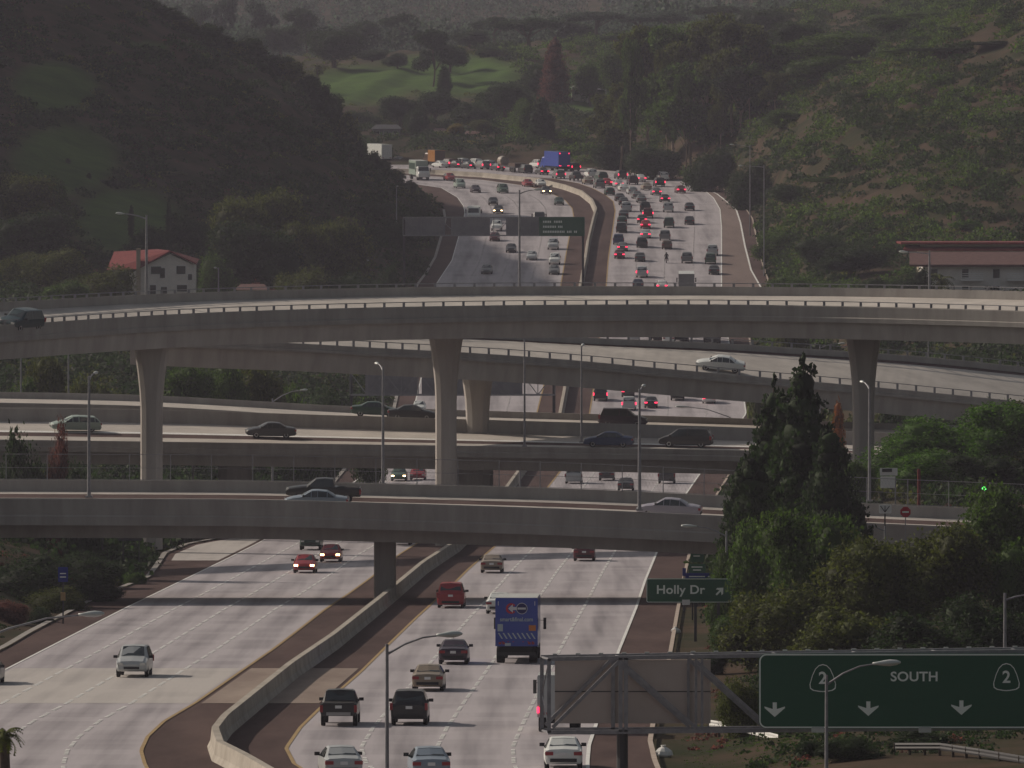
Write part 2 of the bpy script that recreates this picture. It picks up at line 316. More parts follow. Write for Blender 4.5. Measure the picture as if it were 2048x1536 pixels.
o_ = np.argsort(Ye); Ye = Ye[o_]; XLe = XLe[o_]; XRe = XRe[o_]
YROADMAX = Yr(331)
def hash_noise(x, y):
    return (np.sin(x * .21 + 1.3 * np.sin(y * .05)) * np.cos(y * .083 + np.sin(x * .11)) + .6 * np.sin(x * .53 + y * .13 + 2) * np.cos(y * .21 - x * .17))
def terrain(X, Y):
    X = np.atleast_1d(np.asarray(X, float)); Y = np.atleast_1d(np.asarray(Y, float))
    Yc = np.maximum(Y, 300.0)
    px = np.clip(CX + X * F / Yc, GX[0], GX[-1])
    i = np.clip(np.searchsorted(TY, Y) - 1, 0, len(TY) - 2); t = np.clip((Y - TY[i]) / (TY[i+1] - TY[i]), 0, 1)
    j = np.clip(np.searchsorted(GX, px) - 1, 0, len(GX) - 2); u = np.clip((px - GX[j]) / (GX[j+1] - GX[j]), 0, 1)
    z = (TZ[i,j]*(1-u)+TZ[i,j+1]*u)*(1-t) + (TZ[i+1,j]*(1-u)+TZ[i+1,j+1]*u)*t
    amp = np.clip((Y - 1150) / 300, .12, 1) * np.where(Y > 2300, .8, 1.0)
    xl = np.interp(Y, Ye, XLe, left=XLe[0], right=XLe[-1]); xr = np.interp(Y, Ye, XRe, left=XRe[0], right=XRe[-1])
    d = np.maximum(np.maximum(xl - X, X - xr), 0)
    d = np.where(Y > YROADMAX, np.maximum(d, (Y - YROADMAX) * .5), d)
    w = np.clip((d - 1.0) / 7.0, 0, 1); w = w * w * (3 - 2 * w)
    z = z + hash_noise(X, Y) * amp * .9 * w
    zroad = np.interp(Y, YY, Zs) - .15
    flat = (Y < YROADMAX + 14)
    return np.where(flat, zroad * (1 - w) + z * w, z)
def tz(X, Y): return float(terrain(X, Y)[0])
gx = np.concatenate([[-4200,-2500,-1500,-900,-600,-400,-300], np.arange(-240, 241, 1.6), [300,400,600,900,1500,2500,4200]])
gy = np.concatenate([[-900,-400,-100,100,200,260], np.arange(300, 1950, 5.0), np.arange(1950, 2400, 12), np.arange(2400, 4200, 60), [4600,5200,6000,7000,8500]])
GXX, GYY = np.meshgrid(gx, gy); ZG = terrain(GXX.ravel(), GYY.ravel())
me = bpy.data.meshes.new('terrain'); n = len(gx)
vs = np.column_stack([GXX.ravel(), GYY.ravel(), ZG]); fs = [(r*n+c, r*n+c+1, (r+1)*n+c+1, (r+1)*n+c) for r in range(len(gy)-1) for c in range(n-1)]
me.from_pydata(vs.tolist(), [], fs); me.polygons.foreach_set('use_smooth', [True]*len(me.polygons))
def terrain_mat():
    m = bpy.data.materials.new('hillside_soil'); m.use_nodes = True; nt = m.node_tree; N = nt.nodes; L = nt.links; b = N['Principled BSDF']; b.inputs['Roughness'].default_value = 1; b.inputs['Specular IOR Level'].default_value = .05
    at = N.new('ShaderNodeAttribute'); at.attribute_name = 'grass'
    tc = N.new('ShaderNodeTexCoord'); nz = N.new('ShaderNodeTexNoise'); nz.inputs['Scale'].default_value = .09; nz.inputs['Detail'].default_value = 10; nz.inputs['Roughness'].default_value = .7
    L.new(tc.outputs['Object'], nz.inputs['Vector'])
    r1 = N.new('ShaderNodeValToRGB'); r1.color_ramp.elements[0].position = .38; r1.color_ramp.elements[1].position = .62
    r1.color_ramp.elements[0].color = (.026,.032,.014,1); r1.color_ramp.elements[1].color = (.075,.05,.036,1)
    r2 = N.new('ShaderNodeValToRGB'); r2.color_ramp.elements[0].position = .35; r2.color_ramp.elements[1].position = .65
    r2.color_ramp.elements[0].color = (.038,.075,.018,1); r2.color_ramp.elements[1].color = (.07,.125,.028,1)
    L.new(nz.outputs[0], r1.inputs[0]); L.new(nz.outputs[0], r2.inputs[0])
    mx = N.new('ShaderNodeMix'); mx.data_type = 'RGBA'; L.new(at.outputs['Fac'], mx.inputs[0]); L.new(r1.outputs[0], mx.inputs[6]); L.new(r2.outputs[0], mx.inputs[7]); L.new(mx.outputs[2], b.inputs['Base Color'])
    return m
me.materials.append(terrain_mat())
pxx = CX + vs[:,0]*F/np.maximum(vs[:,1],300); pyy = YH + F*(H-vs[:,2])/np.maximum(vs[:,1],300)
GRASS = [(110,175,90,55,1350,1600),(130,320,110,75,1300,1500),(250,440,110,70,1250,1420),(300,92,40,10,1500,1700),(720,170,110,40,1850,2150),(900,150,160,45,1850,2150),(1250,190,160,50,1780,2200)]
BARE = [(1600,255,60,32,1350,1750),(1840,345,90,28,1250,1550),(1780,400,80,18,1250,1500),(1985,95,60,35,1500,2000),(1400,300,50,25,1500,1760),(1560,235,50,22,1500,1760),(300,70,60,25,1400,1700)]
g = np.zeros(len(vs))
for cx_, cy_, rx, ry, y0, y1 in GRASS:
    d = ((pxx-cx_)/rx)**2 + ((pyy-cy_)/ry)**2; g = np.maximum(g, np.where((vs[:,1] > y0) & (vs[:,1] < y1), np.clip(1.6-d*1.2, 0, 1), 0))
a = me.attributes.new('grass', 'FLOAT', 'POINT'); a.data.foreach_set('value', g.astype(np.float32))
o = bpy.data.objects.new('terrain', me); COL.objects.link(o); o['kind'] = 'structure'

# ---------------------------------------------------------------- bridges
def bridge(name, N, Ff, hbn, fascia, girder, inset, hbf, bands, label, rail=0.0, post=1.8, ledge=False, nseg=90):
    N = np.array(N, float); Ff = np.array(Ff, float)
    xs = np.linspace(max(N[0,0], Ff[0,0]), min(N[-1,0], Ff[-1,0]), nseg)
    def smooth(a, c):
        v = np.interp(xs, a[:,0], a[:,c]); k = np.hanning(15); k /= k.sum(); return np.convolve(np.pad(v, 7, mode='reflect', reflect_type='odd'), k, 'valid')
    nY, ny, fY, fy = smooth(N,1), smooth(N,2), smooth(Ff,1), smooth(Ff,2)
    n3 = []; f3 = []
    for i, x in enumerate(xs):
        p = P(x, ny[i], nY[i]); p.z -= hbn; n3.append(p); f3.append(P(x, fy[i], fY[i]))
    # shift far points so that the cross direction is square to the deck
    root = empty(name, n3[len(n3)//2], label, 'bridge'); R = root.location.copy()
    Z = Vector((0,0,1)); us = []
    for i in range(nseg):
        u = (f3[i] - n3[i]); us.append(u)
    uh = [Vector((u.x, u.y, 0)).normalized() for u in us]
    L_ = lambda pts_fn: [[q - R for q in pts_fn(i)] for i in range(nseg)]
    t0 = 0.0
    for (t1, mkey, nm) in bands:
        def strip(i, a=t0, b=t1): return [n3[i] + us[i]*a, n3[i] + us[i]*b]
        o = MB().loft(L_(strip), closed=False).build(nm, M[mkey], root)
        if o.data.polygons[0].normal.z < 0: o.data.flip_normals()
        t0 = t1
    # near barrier with a shaped outer face
    bw = .38
    MB().loft(L_(lambda i: [n3[i] - uh[i]*.02 + Z*hbn, n3[i] - uh[i]*.06 + Z*(hbn-.08), n3[i] - uh[i]*.06 - Z*(fascia-hbn)*.35, n3[i] - uh[i]*.16 - Z*(fascia-hbn)*.45, n3[i] - uh[i]*.16 - Z*(fascia-hbn), n3[i] + uh[i]*bw - Z*(fascia-hbn), n3[i] + uh[i]*bw + Z*.02, n3[i] + uh[i]*(bw*.6) + Z*hbn])).build('parapet', M['concrete_dk'], root)
    if hbf > 0:
        MB().loft(L_(lambda i: [f3[i] + Z*hbf - uh[i]*.1, f3[i] - uh[i]*.25 + Z*.02, f3[i] - uh[i]*.25 - Z*.5, f3[i] + uh[i]*.25 - Z*.5, f3[i] + uh[i]*.2 + Z*hbf])).build('parapet', M['concrete_dk'], root)
    g0 = fascia - hbn - .02
    MB().loft(L_(lambda i: [n3[i] + us[i].normalized()*inset - Z*g0, n3[i] + us[i].normalized()*(inset+girder*.22) - Z*(g0+girder), f3[i] - us[i].normalized()*(inset+girder*.22+.3) - Z*(g0+girder), f3[i] - us[i].normalized()*(inset+.3) - Z*g0, f3[i] - us[i].normalized()*.3 - Z*.06, n3[i] + us[i].normalized()*.4 - Z*.06])).build('box_girder', M['concrete'], root)
    if rail:
        def along(dist_pts, off, zo):
            mb = MB(); acc = 0; prev = dist_pts[0]
            for i in range(1, nseg):
                seg = (dist_pts[i] - dist_pts[i-1]).length; 
                while acc < seg:
                    q = dist_pts[i-1].lerp(dist_pts[i], acc/seg) + off
                    w = .11; mb.box(q.x-R.x-w, q.x-R.x+w, q.y-R.y-.06, q.y-R.y+.06, q.z-R.z-.03, q.z-R.z+zo-.03); acc += post
                acc -= seg
            for i in range(nseg-1):
                mb.bar(dist_pts[i]+off-R+Z*zo, dist_pts[i+1]+off-R+Z*zo, .05, 4)
            return mb
        along([p + Z*hbn for p in n3], Vector((0,.1,0)), rail).build('railing', M['steel'], root)
        along([p + Z*hbf for p in f3], Vector((0,0,0)), rail*.8).build('railing', M['steel'], root)
    def at(x, t):
        i = int(np.clip(np.searchsorted(xs, x), 1, nseg-1)); w = (x - xs[i-1])/(xs[i]-xs[i-1])
        n_ = n3[i-1].lerp(n3[i], w); u_ = us[i-1].lerp(us[i], w); d = (n3[i] - n3[i-1]).normalized()
        return n_ + u_*t, d, u_.cross(d)*(1 if u_.cross(d).z > 0 else -1)
    def soffit(x, t):
        p, d, up = at(x, t); return p - Z*(g0+girder)
    return root, at, soffit, n3, f3
def column(root, soff, x, Y, zb, w0, w1, flare, depth, name='column', m='concrete'):
    top = soff.z + .15; h = top - zb; c = Vector((X_(x, Y), Y, 0)); R = root.location; rings = []
    for k in range(13):
        q = k/12; z = zb + h*q; tt = max(0, (z - (top - flare))/flare) if flare else 0
        w = w0 + (w1-w0)*(tt**1.7); d = depth; cw = .28*w0
        rings.append([Vector((c.x + a, Y + b, z)) - R for a, b in ((-w/2+cw,-d/2),(w/2-cw,-d/2),(w/2-cw*.3,-d/2+cw*.45),(w/2,-d/2+cw*1.3),(w/2,d/2-cw),(w/2-cw,d/2),(-w/2+cw,d/2),(-w/2,d/2-cw),(-w/2,-d/2+cw*1.5),(-w/2+cw*.25,-d/2+cw*.55))])
    return MB().loft(rings).build(name, M[m], root)

fl_root, fl_at, fl_sof, fl_n, fl_f = bridge('flyover_bridge',
  [(-400,690,672),(20,715,650),(82,720,645),(239,730,634),(420,740,624),(697,748,615.5),(1000,752,610),(1400,752,608),(1700,746,612),(2048,735,621),(2600,712,645)],
  [(-400,704,640),(20,729,622),(85,734,617),(239,744,608),(410,754,601),(697,762,593),(1000,766,589),(1300,766,589),(1700,760,592),(2048,749,599),(2600,726,618)],
  .75, 1.45, 1.55, .25, .75, [(1.0,'deck','road_deck')], 'high curved concrete flyover with flared columns and posted railing, topmost bridge', rail=.38, post=1.82)
for x, Y, zb in ((303,738,3.6),(892,758,2.2),(1727,752,9.0)):
    column(fl_root, fl_sof(x, .5), x, Y, zb, 1.9, 3.35, 6.5, 1.9)
rc_root, rc_at, rc_sof, rc_n, rc_f = bridge('ramp_bridge',
  [(260,768,672),(410,773,680),(600,779,686),(700,784,693),(955,796,706),(1150,800,720),(1300,803,735),(1500,806,752),(1750,812,774),(1980,819,797),(2400,832,838)],
  [(260,782,655),(410,787,660),(600,793,664),(700,798,666),(955,810,675),(1150,814,686),(1450,819,698),(1850,829,724),(2020,834,742),(2400,846,782)],
  .3, .75, 1.9, .35, .55, [(.1,'asphalt','deck_shoulder'),(.9,'deck','road_deck'),(1.0,'asphalt','deck_shoulder')], 'long concrete connector ramp sloping down to the right beneath the high flyover', rail=.55, post=2.15)
column(rc_root, rc_sof(955,.5), 955, 803, 1.0, 2.2, 3.2, 4.5, 1.9)
column(rc_root, rc_sof(330,.5), 306, 779, 2.0, 1.6, 2.7, 4.5, 1.9)
b2_root, b2_at, b2_sof, b2_n, b2_f = bridge('mid_overpass',
  [(-400,780,875),(0,782,879),(300,785,883),(700,787,888.5),(1000,787,892.5),(1450,785,899),(1800,780,910),(2400,774,930)],
  [(-400,796,838),(0,798,842),(300,801,845),(700,803,858),(1000,803,867),(1450,801,880),(1800,797,893),(2400,790,915)],
  .25, 1.05, 1.35, 1.4, 1.25, [(.3,'deck','road_deck'),(.48,'asphalt','deck_shoulder'),(.56,'white_paint','deck_line'),(1.0,'deck','road_deck')], 'low overpass carriageway in front, behind the columns, carrying the dark sedan')
column(b2_root, b2_sof(950,.5), 950, 795, 1.8, 3.4, 3.4, 0, 6.0, 'pier')
column(b2_root, b2_sof(420,.5), 470, 795, 2.0, 3.0, 3.0, 0, 6.0, 'pier')
b3_root, b3_at, b3_sof, b3_n, b3_f = bridge('rear_overpass',
  [(-400,802,800),(0,803,805),(300,804,811),(700,804,837),(1000,804,844),(1450,803,859),(1800,802,870),(2400,800,890)],
  [(-400,816,792),(0,817,796),(300,818,802),(700,818,826),(1000,818,835),(1450,817,848),(1800,816,860),(2400,814,880)],
  .5, 2.2, 1.0, 1.4, .6, [(1.0,'deck','road_deck')], 'rear carriageway of the low overpass, just behind the one with the dark sedan')
column(b3_root, b3_sof(950,.5), 950, 811, 1.8, 3.4, 3.4, 0, 5.0, 'pier')
b1_root, b1_at, b1_sof, b1_n, b1_f = bridge('near_overpass',
  [(-400,614,996),(0,615,996),(500,616,998),(750,616,1005),(950,616,1011),(1150,616,1018),(1440,615,1031),(1700,613,1044),(2400,608,1075)],
  [(-400,630,981),(0,631,982),(500,631,984),(750,631,990),(950,631,995),(1150,631,1000),(1440,630,1014),(1700,628,1029),(2400,623,1058)],
  .8, 1.95, 1.1, 1.6, .85, [(.62,'deck','road_deck'),(.84,'asphalt','deck_shoulder'),(1.0,'deck','road_deck')], 'nearest concrete overpass with chain link fence, carrying the black pickup')
column(b1_root, b1_sof(770,.4), 770, 622, 5.2, 1.62, 1.62, 0, 1.6)
# chain link fence on the far parapet of the near overpass
fr = empty('chain_link_fence', b1_f[0], 'thin grey chain link fence along the rear parapet of the nearest overpass', 'fence'); R = fr.location.copy(); Zv = Vector((0,0,1))
rails = {.9: MB(), 1.75: MB(), 2.75: MB()}; acc = 0; posts = []
for i in range(1, len(b1_f)):
    a_, b_ = b1_f[i-1], b1_f[i]; seg = (b_-a_).length
    while acc < seg: posts.append(a_.lerp(b_, acc/seg)); acc += 3.05
    acc -= seg
    for hh, rr in ((.9,.022),(1.75,.022),(2.75,.032)): rails[hh].bar(a_-R+Zv*hh, b_-R+Zv*hh, rr, 4)
for q in rails.values(): q.build('fence_rail', M['steel'], fr)
wires = MB()
for i in range(len(posts)-1):
    a_, b_ = posts[i], posts[i+1]
    for k in range(12):
        for s_ in (0, 1):
            p0 = a_.lerp(b_, k/12)-R+Zv*(.9 if s_ else 2.7); p1 = a_.lerp(b_, min(1, (k+3)/12))-R+Zv*(2.7 if s_ else .9); wires.bar(p0, p1, .0035, 3)
wires.build('wire_mesh', M['steel'], fr)
for p in posts:
    q = p - R; MB().bar(q+Zv*.8, q+Zv*2.8, .04, 6).build('fence_post', M['steel'], fr)

# ---------------------------------------------------------------- haze (even air round the whole scene)
hz = MB().box(-4300, 4300, -950, 8600, -6, 260).build('haze', None); hz['kind'] = 'stuff'
hm = bpy.data.materials.new('hazy_air'); hm.use_nodes = True; hn = hm.node_tree.nodes
for q in list(hn):
    if q.type != 'OUTPUT_MATERIAL': hn.remove(q)
pv = hn.new('ShaderNodeVolumePrincipled'); pv.inputs['Color'].default_value = (.78,.76,.93,1); pv.inputs['Density'].default_value = .000076; pv.inputs['Anisotropy'].default_value = .25
hm.node_tree.links.new(pv.outputs[0], hn['Material Output'].inputs['Volume']); hz.data.materials.append(hm)
tag(hz, 'thin violet grey air haze filling the whole valley', None)

# ---------------------------------------------------------------- vehicles
PAINT = {}
def paint(n):
    c = {'black':(.012,.012,.015),'dark grey':(.04,.04,.045),'charcoal':(.025,.025,.03),'silver':(.42,.44,.45),'white':(.7,.72,.7),'grey':(.15,.155,.16),'red':(.30,.012,.02),
         'maroon':(.10,.012,.02),'dark green':(.015,.05,.035),'green':(.06,.11,.08),'blue':(.02,.045,.12),'dark blue':(.012,.02,.05),'tan':(.28,.23,.18),'gold':(.24,.19,.14),
         'purple':(.035,.018,.035),'lilac':(.32,.30,.36),'pale blue':(.22,.27,.33),'teal':(.02,.05,.06),'truck blue':(.015,.05,.33),'orange':(.35,.14,.02),'brown':(.08,.045,.03),'pale green':(.30,.38,.33)}[n]
    if n not in PAINT: PAINT[n] = mat('car_paint_' + n.replace(' ', '_'), c, .42, spec=.5, coat=.35)
    return PAINT[n]
ST = {
 'sedan': [(-2.32,.74,.42,.72,.66,.75),(-2.24,.85,.30,.90,.76,.95),(-1.80,.89,.25,.93,.80,1.02),(-1.42,.90,.25,.95,.78,1.06),(-.80,.90,.22,.95,.63,1.40),(-.1,.91,.22,.94,.63,1.45),(.35,.91,.22,.93,.63,1.42),(1.12,.90,.22,.92,.76,1.00),(1.7,.88,.24,.84,.74,.90),(2.16,.84,.28,.70,.70,.76),(2.32,.74,.38,.60,.60,.62)],
 'hatch': [(-2.02,.76,.42,.78,.66,.82),(-1.95,.86,.30,.95,.70,1.02),(-1.85,.89,.25,.97,.72,1.10),(-1.80,.90,.25,.97,.71,1.14),(-1.35,.90,.22,.96,.64,1.46),(-.2,.91,.22,.95,.64,1.52),(.35,.91,.22,.94,.64,1.48),(1.15,.90,.22,.92,.76,1.03),(1.6,.88,.24,.85,.74,.92),(2.0,.83,.28,.70,.68,.76),(2.12,.74,.38,.60,.60,.62)],
 'suv':   [(-2.28,.84,.48,.98,.74,1.04),(-2.22,.92,.36,1.08,.78,1.14),(-2.18,.94,.34,1.10,.78,1.20),(-2.14,.95,.34,1.10,.78,1.25),(-1.86,.95,.32,1.10,.72,1.76),(-.3,.96,.32,1.09,.72,1.80),(.45,.96,.32,1.08,.72,1.76),(1.12,.95,.32,1.06,.80,1.20),(1.75,.93,.34,1.02,.80,1.08),(2.2,.88,.38,.86,.76,.94),(2.34,.80,.48,.70,.66,.74)],
 'van':   [(-2.45,.84,.40,.92,.76,.98),(-2.38,.93,.28,1.04,.80,1.08),(-2.34,.95,.26,1.06,.80,1.16),(-2.30,.96,.26,1.06,.80,1.24),(-2.05,.96,.24,1.06,.74,1.74),(-.2,.97,.24,1.05,.74,1.79),(.7,.97,.24,1.03,.73,1.72),(1.6,.95,.24,1.0,.80,1.12),(2.0,.92,.26,.92,.78,.98),(2.35,.86,.30,.76,.72,.82),(2.48,.76,.40,.62,.62,.66)],
 'wagon': [(-2.35,.76,.42,.76,.66,.80),(-2.28,.86,.30,.93,.70,.98),(-2.22,.89,.25,.95,.72,1.04),(-2.18,.90,.25,.95,.71,1.10),(-1.75,.90,.22,.95,.64,1.42),(-.2,.91,.22,.94,.64,1.48),(.35,.91,.22,.93,.64,1.44),(1.12,.90,.22,.92,.76,1.00),(1.7,.88,.24,.84,.74,.90),(2.16,.84,.28,.70,.70,.76),(2.32,.74,.38,.60,.60,.62)],
}
ST['pickup'] = [(-2.75,.86,.62,1.14,.90,1.16),(-2.72,.94,.55,1.16,.94,1.18),(-1.2,.95,.50,1.16,.94,1.18),(-.84,.95,.48,1.18,.80,1.24),(-.70,.95,.46,1.18,.72,1.78),(-.1,.96,.45,1.17,.72,1.82),(.55,.96,.45,1.16,.72,1.76),(1.2,.95,.45,1.14,.82,1.26),(1.9,.94,.46,1.10,.82,1.16),(2.55,.90,.50,.98,.80,1.04),(2.72,.84,.58,.84,.76,.86)]
WH = {'sedan':(1.40,.32),'hatch':(1.28,.31),'suv':(1.40,.38),'van':(1.5,.34),'wagon':(1.4,.32),'pickup':(1.75,.40)}
def ring(st):
    y, hw, zb, zt, hr, zr_ = st
    h = [(0,zb),(hw*.9,zb),(hw*.98,zb+.12),(hw,(zb+zt)/2),(hw*.975,zt),(hr,zr_-.05),(hr*.86,zr_),(0,zr_+.03)]
    pts = h + [(-a, b) for a, b in h[-2:0:-1]]
    return [(a, y, b) for a, b in pts]
def inset_face(vs, k=.10, off=.014):
    c = sum(vs, Vector()) / len(vs); n = (vs[1]-vs[0]).cross(vs[-1]-vs[0]).normalized()
    return [v.lerp(c, k) + n*off for v in vs], n, c
def detail_parts(kind, root, tail, head, S=None, near=True):
    S = S or ST[kind]; wy, wr = WH.get(kind, (1.4,.32))
    # wheels
    for y in (-wy, wy):
        for sx in (-1, 1):
            x = sx * (S[4][1] - .13)
            tm = MB(); rr = []
            for a, r in ((-.11,wr-.03),(-.08,wr),(.08,wr),(.11,wr-.03)):
                rr.append([(x+a, y+math.cos(2*math.pi*k/14)*r, wr+math.sin(2*math.pi*k/14)*r) for k in range(14)])
            w = tm.loft(rr).build('wheel', M['black'], root)
            if near:
                rm = MB(); xx = x + sx*.115
                rm.loft([[(xx + sx*d_, y+math.cos(2*math.pi*k/10)*r, wr+math.sin(2*math.pi*k/10)*r) for k in range(10)] for d_, r in ((-.02,wr*.62),(.006,wr*.60),(-.012,wr*.2))]).build('rim', M['rim'], w)
    z0, hw0 = S[1][3], S[1][1]; zf, hwf = S[-2][3], S[-2][1]
    tall = kind in ('suv', 'van')
    for sx in (-1, 1):
        yb = S[0][0]
        t = MB()
        if tall: t.box(sx*hw0*.98-.09, sx*hw0*.98+.06, yb-.02, yb+.16, z0-.28, z0+.08)
        elif kind == 'pickup': t.box(sx*hw0*.93-.08, sx*hw0*.93+.07, yb-.03, yb+.1, z0-.42, z0-.06)
        else: t.box(min(sx*.48,sx*.86), max(sx*.48,sx*.86), yb-.03, yb+.14, z0-.21, z0-.05)
        t.build('tail_light', tail, root)
        MB().box(min(sx*.50,sx*.80), max(sx*.50,sx*.80), S[-1][0]-.16, S[-1][0]+.02, zf-.14, zf+.0).build('headlight', head, root)
    if near:
        MB().box(-.62,.62, S[0][0]-.045, S[0][0]+.05, S[0][2]-.04, S[0][2]+.12).build('bumper', M['trim'] if kind != 'pickup' else M['rim'], root)
        MB().box(-.17,.17, S[0][0]-.05, S[0][0]-.01, z0-.22, z0-.07).build('number_plate', M['plate'], root)
        MB().box(-.45,.45, S[-1][0]-.03, S[-1][0]+.03, S[-1][2]+.02, S[-1][2]+.16).build('grille', M['trim'], root)
        for sx in (-1, 1):
            i = 7; y = S[i][0]-.2; z = S[i][3]+.1; x = S[i][1]
            MB().box(min(sx*(x-.04),sx*(x+.2)), max(sx*(x-.04),sx*(x+.2)), y-.07, y+.07, z-.07, z+.09).build('wing_mirror', M['trim'], root)
def car_proto(kind, near, braking, lit):
    root = empty('parked_proto'); S = ST[kind]
    rings = [ring(s) for s in S]; n = len(rings[0])
    body = MB().loft(rings)
    if kind == 'pickup':     # cargo bed floor drawn as a recess: a dark tray with raised side walls
        pass
    body.build('body', paint('black'), root, smooth=False)
    g = MB(); V = lambda i, k: Vector(rings[i][k % n])
    def pane(vs, k=.08):
        v, nn, c = inset_face(vs, k)
        if (kind_center - c).dot(nn) > 0: v = [p - nn*.028 for p in v]; 
        g.add(v, [tuple(range(len(v)))])
    kind_center = Vector((0, S[5][0], .9))
    pane([V(3,5),V(3,6),V(3,7),V(3,8),V(3,9),V(4,9),V(4,8),V(4,7),V(4,6),V(4,5)], .07)
    pane([V(6,5),V(6,6),V(6,7),V(6,8),V(6,9),V(7,9),V(7,8),V(7,7),V(7,6),V(7,5)], .07)
    for a, b in ((4,5),(5,9)): 
        k1, k2 = (4,5) if a == 4 else (9,10)
        pane([V(4,k1),V(5,k1),V(5,k2),V(4,k2)]); pane([V(5,k1),V(6,k1),V(6,k2),V(5,k2)])
    for k1, k2 in ((4,5),(10,9)):
        pane([V(6,k1),V(7,k1),V(6,k2)], .14)
        if kind != 'pickup': pane([V(3,k1),V(4,k1),V(4,k2)], .14)
    g.build('windows', M['glass'], root)
    if kind == 'pickup':
        MB().box(-.80,.80,-2.66,-1.0,1.185,1.215).build('cargo_bed', M['black'], root)
    detail_parts(kind, root, M['tail_on'] if braking else M['tail_off'], M['head_on'] if lit else M['head_off'], S, near)
    return root
PROTO = {}
def smooth_body(o): pass
def frame_matrix(loc, fwd, up):
    fwd = fwd.normalized(); r = fwd.cross(up).normalized(); u = r.cross(fwd)
    m = Matrix((r, fwd, u)).transposed().to_4x4(); m.translation = loc; return m
USED = []
def vehicle(kind, colour, loc, fwd, up, label, name=None, near=True, brake=False, lit=False, group=None, cat=None):
    key = (kind, near, brake, lit)
    if key not in PROTO: PROTO[key] = car_proto(kind, near, brake, lit); c = PROTO[key]; KIDS.clear()
    else: c = copy_tree(PROTO[key])
    c.name = name or {'sedan':'sedan_car','hatch':'hatchback_car','suv':'suv_car','van':'minivan','wagon':'estate_car','pickup':'pickup_truck'}[kind]
    c.matrix_world = frame_matrix(loc, fwd, up)
    tag(c, label, cat or {'pickup':'pickup truck','van':'minivan','suv':'suv'}.get(kind, 'car'), group)
    for ch in (kids(c) if c is PROTO[key] else [o for o in NEWKIDS(c)]):
        if ch.name.startswith('body'):
            ch.material_slots[0].link = 'OBJECT'; ch.material_slots[0].material = paint(colour)
    return c
def NEWKIDS(c): return [o for o in COL.objects[-40:] if o.parent == c]
BARW = [Vector((X_(B0(q), Yr(q)), Yr(q), zr(Yr(q)))) for q in np.arange(344, 1940, 1.0)]
def road_pose(x, y, side):
    Y = Yr(y); p = Vector((X_(x, Y), Y, zr(Y) + .015))
    if y < 430:      # on the bend: follow the nearest stretch of the median wall
        i = min(range(2, len(BARW)-2), key=lambda k: (BARW[k].x-p.x)**2 + (BARW[k].y-p.y)**2)
        d = (BARW[max(0,i-2)] - BARW[i+2]).normalized(); w_ = min(1, max(0, (430-y)/50)); d = (d*(1-.55*w_) + Vector((-.1,1,0))*.55*w_).normalized(); d.z = (zr(Y+5)-zr(Y-5))/10*d.y; d.normalize()
        return p, d if side == 'R' else -d
    A, B_ = (L1, M1) if side == 'L' else (M2, R1)
    t = (x - A(y)) / (B_(y) - A(y))
    def pt(q):
        Yq = Yr(q); return Vector((X_(A(q)*(1-t)+B_(q)*t, Yq), Yq, zr(Yq)))
    d = (pt(y - 8) - pt(y + 8)).normalized()
    return p, d if side == 'R' else -d
def road_car(side, kind, colour, x, y, label, brake=False, lit=False, group=None):
    p, d = road_pose(x, y, side); 
    dist = {'sedan':2.3,'hatch':2.0,'suv':2.25,'van':2.4,'wagon':2.3,'pickup':2.7}[kind]
    p = p + Vector((d.x, d.y, 0)) * (dist if side == 'R' else -dist) * abs(d.y)
    p.z = zr(p.y) + .015
    return vehicle(kind, colour, p, d, Vector((0,0,1)), label, near=(y > 1000), brake=brake, lit=lit, group=group or ('cars in the oncoming lanes' if side == 'L' else 'cars heading away up the freeway'))
G1 = 'cars in the oncoming lanes'; 
LC = [ # kind colour x y label lit
 ('suv','silver',263,1356,'silver car coming on alone in the near oncoming lanes',0),('sedan','dark blue',-34,1371,'dark car cut by the frame left of the silver one',0),
 ('sedan','red',608,1147,'nearer of two red sedans with lit headlights left of the bridge pier',1),('sedan','red',660,1125,'farther of two red sedans with lit headlights, closer to the pier',1),
 ('suv','dark green',620,1101,'dark green car under the overpass edge behind the two red sedans',0),('sedan','pale green',801,1091,'pale car half hidden behind the round bridge pier',0),
 ('sedan','green',797,963,'green grey car with lit headlights seen between the two low overpasses',1),('wagon','red',835,961,'red car beside the tall column between the low overpasses',0),
 ('sedan','white',838,826,'white roofed car just behind the rear low overpass, left of the tall column',0),
 ('sedan','grey',973,549,'grey car alone in the outer lanes just above the flyover rail',0),('sedan','dark grey',1022,506,'dark car below the grey sign gantry, left of the lamp post',0),
 ('sedan','silver',1063,521,'silver sedan right of the lamp post below the sign gantry',0),('suv','silver',1106,500,'silver car first below the green half of the sign gantry',0),
 ('suv','white',1109,530,'white roofed car second below the green gantry sign, by the median',0),('sedan','grey',1108,550,'grey car third below the green gantry sign, just above the flyover',0),
 ('sedan','maroon',989,483,'maroon car right under the gap in the sign gantry',0),('pickup','white',993,463,'white pickup seen through the gap in the sign gantry',0),
 ('sedan','charcoal',996,428,'dark sedan with lit headlights just above the sign gantry',1),('sedan','black',987,411,'black car right behind the sedan with lit headlights above the gantry',0),
 ('sedan','dark green',1119,411,'dark green car by the median at the inside of the curve',0),('sedan','charcoal',1094,389,'dark sedan with yellow headlights at the inside of the curve',1),
 ('sedan','red',1058,374,'red car close to the median wall on the curve',0),('sedan','white',1084,374,'low white car just behind the yellow headlights on the curve',0),
 ('van','green',1008,387,'grey green minivan in the middle of the oncoming curve',0),('sedan','purple',953,386,'dark purple car left of the grey green minivan on the curve',0),
 ('van','pale green',922,377,'pale silver minivan followed by a red car on the curve',0),('hatch','red',903,362,'red hatchback next to the green and white lorry',0),
]
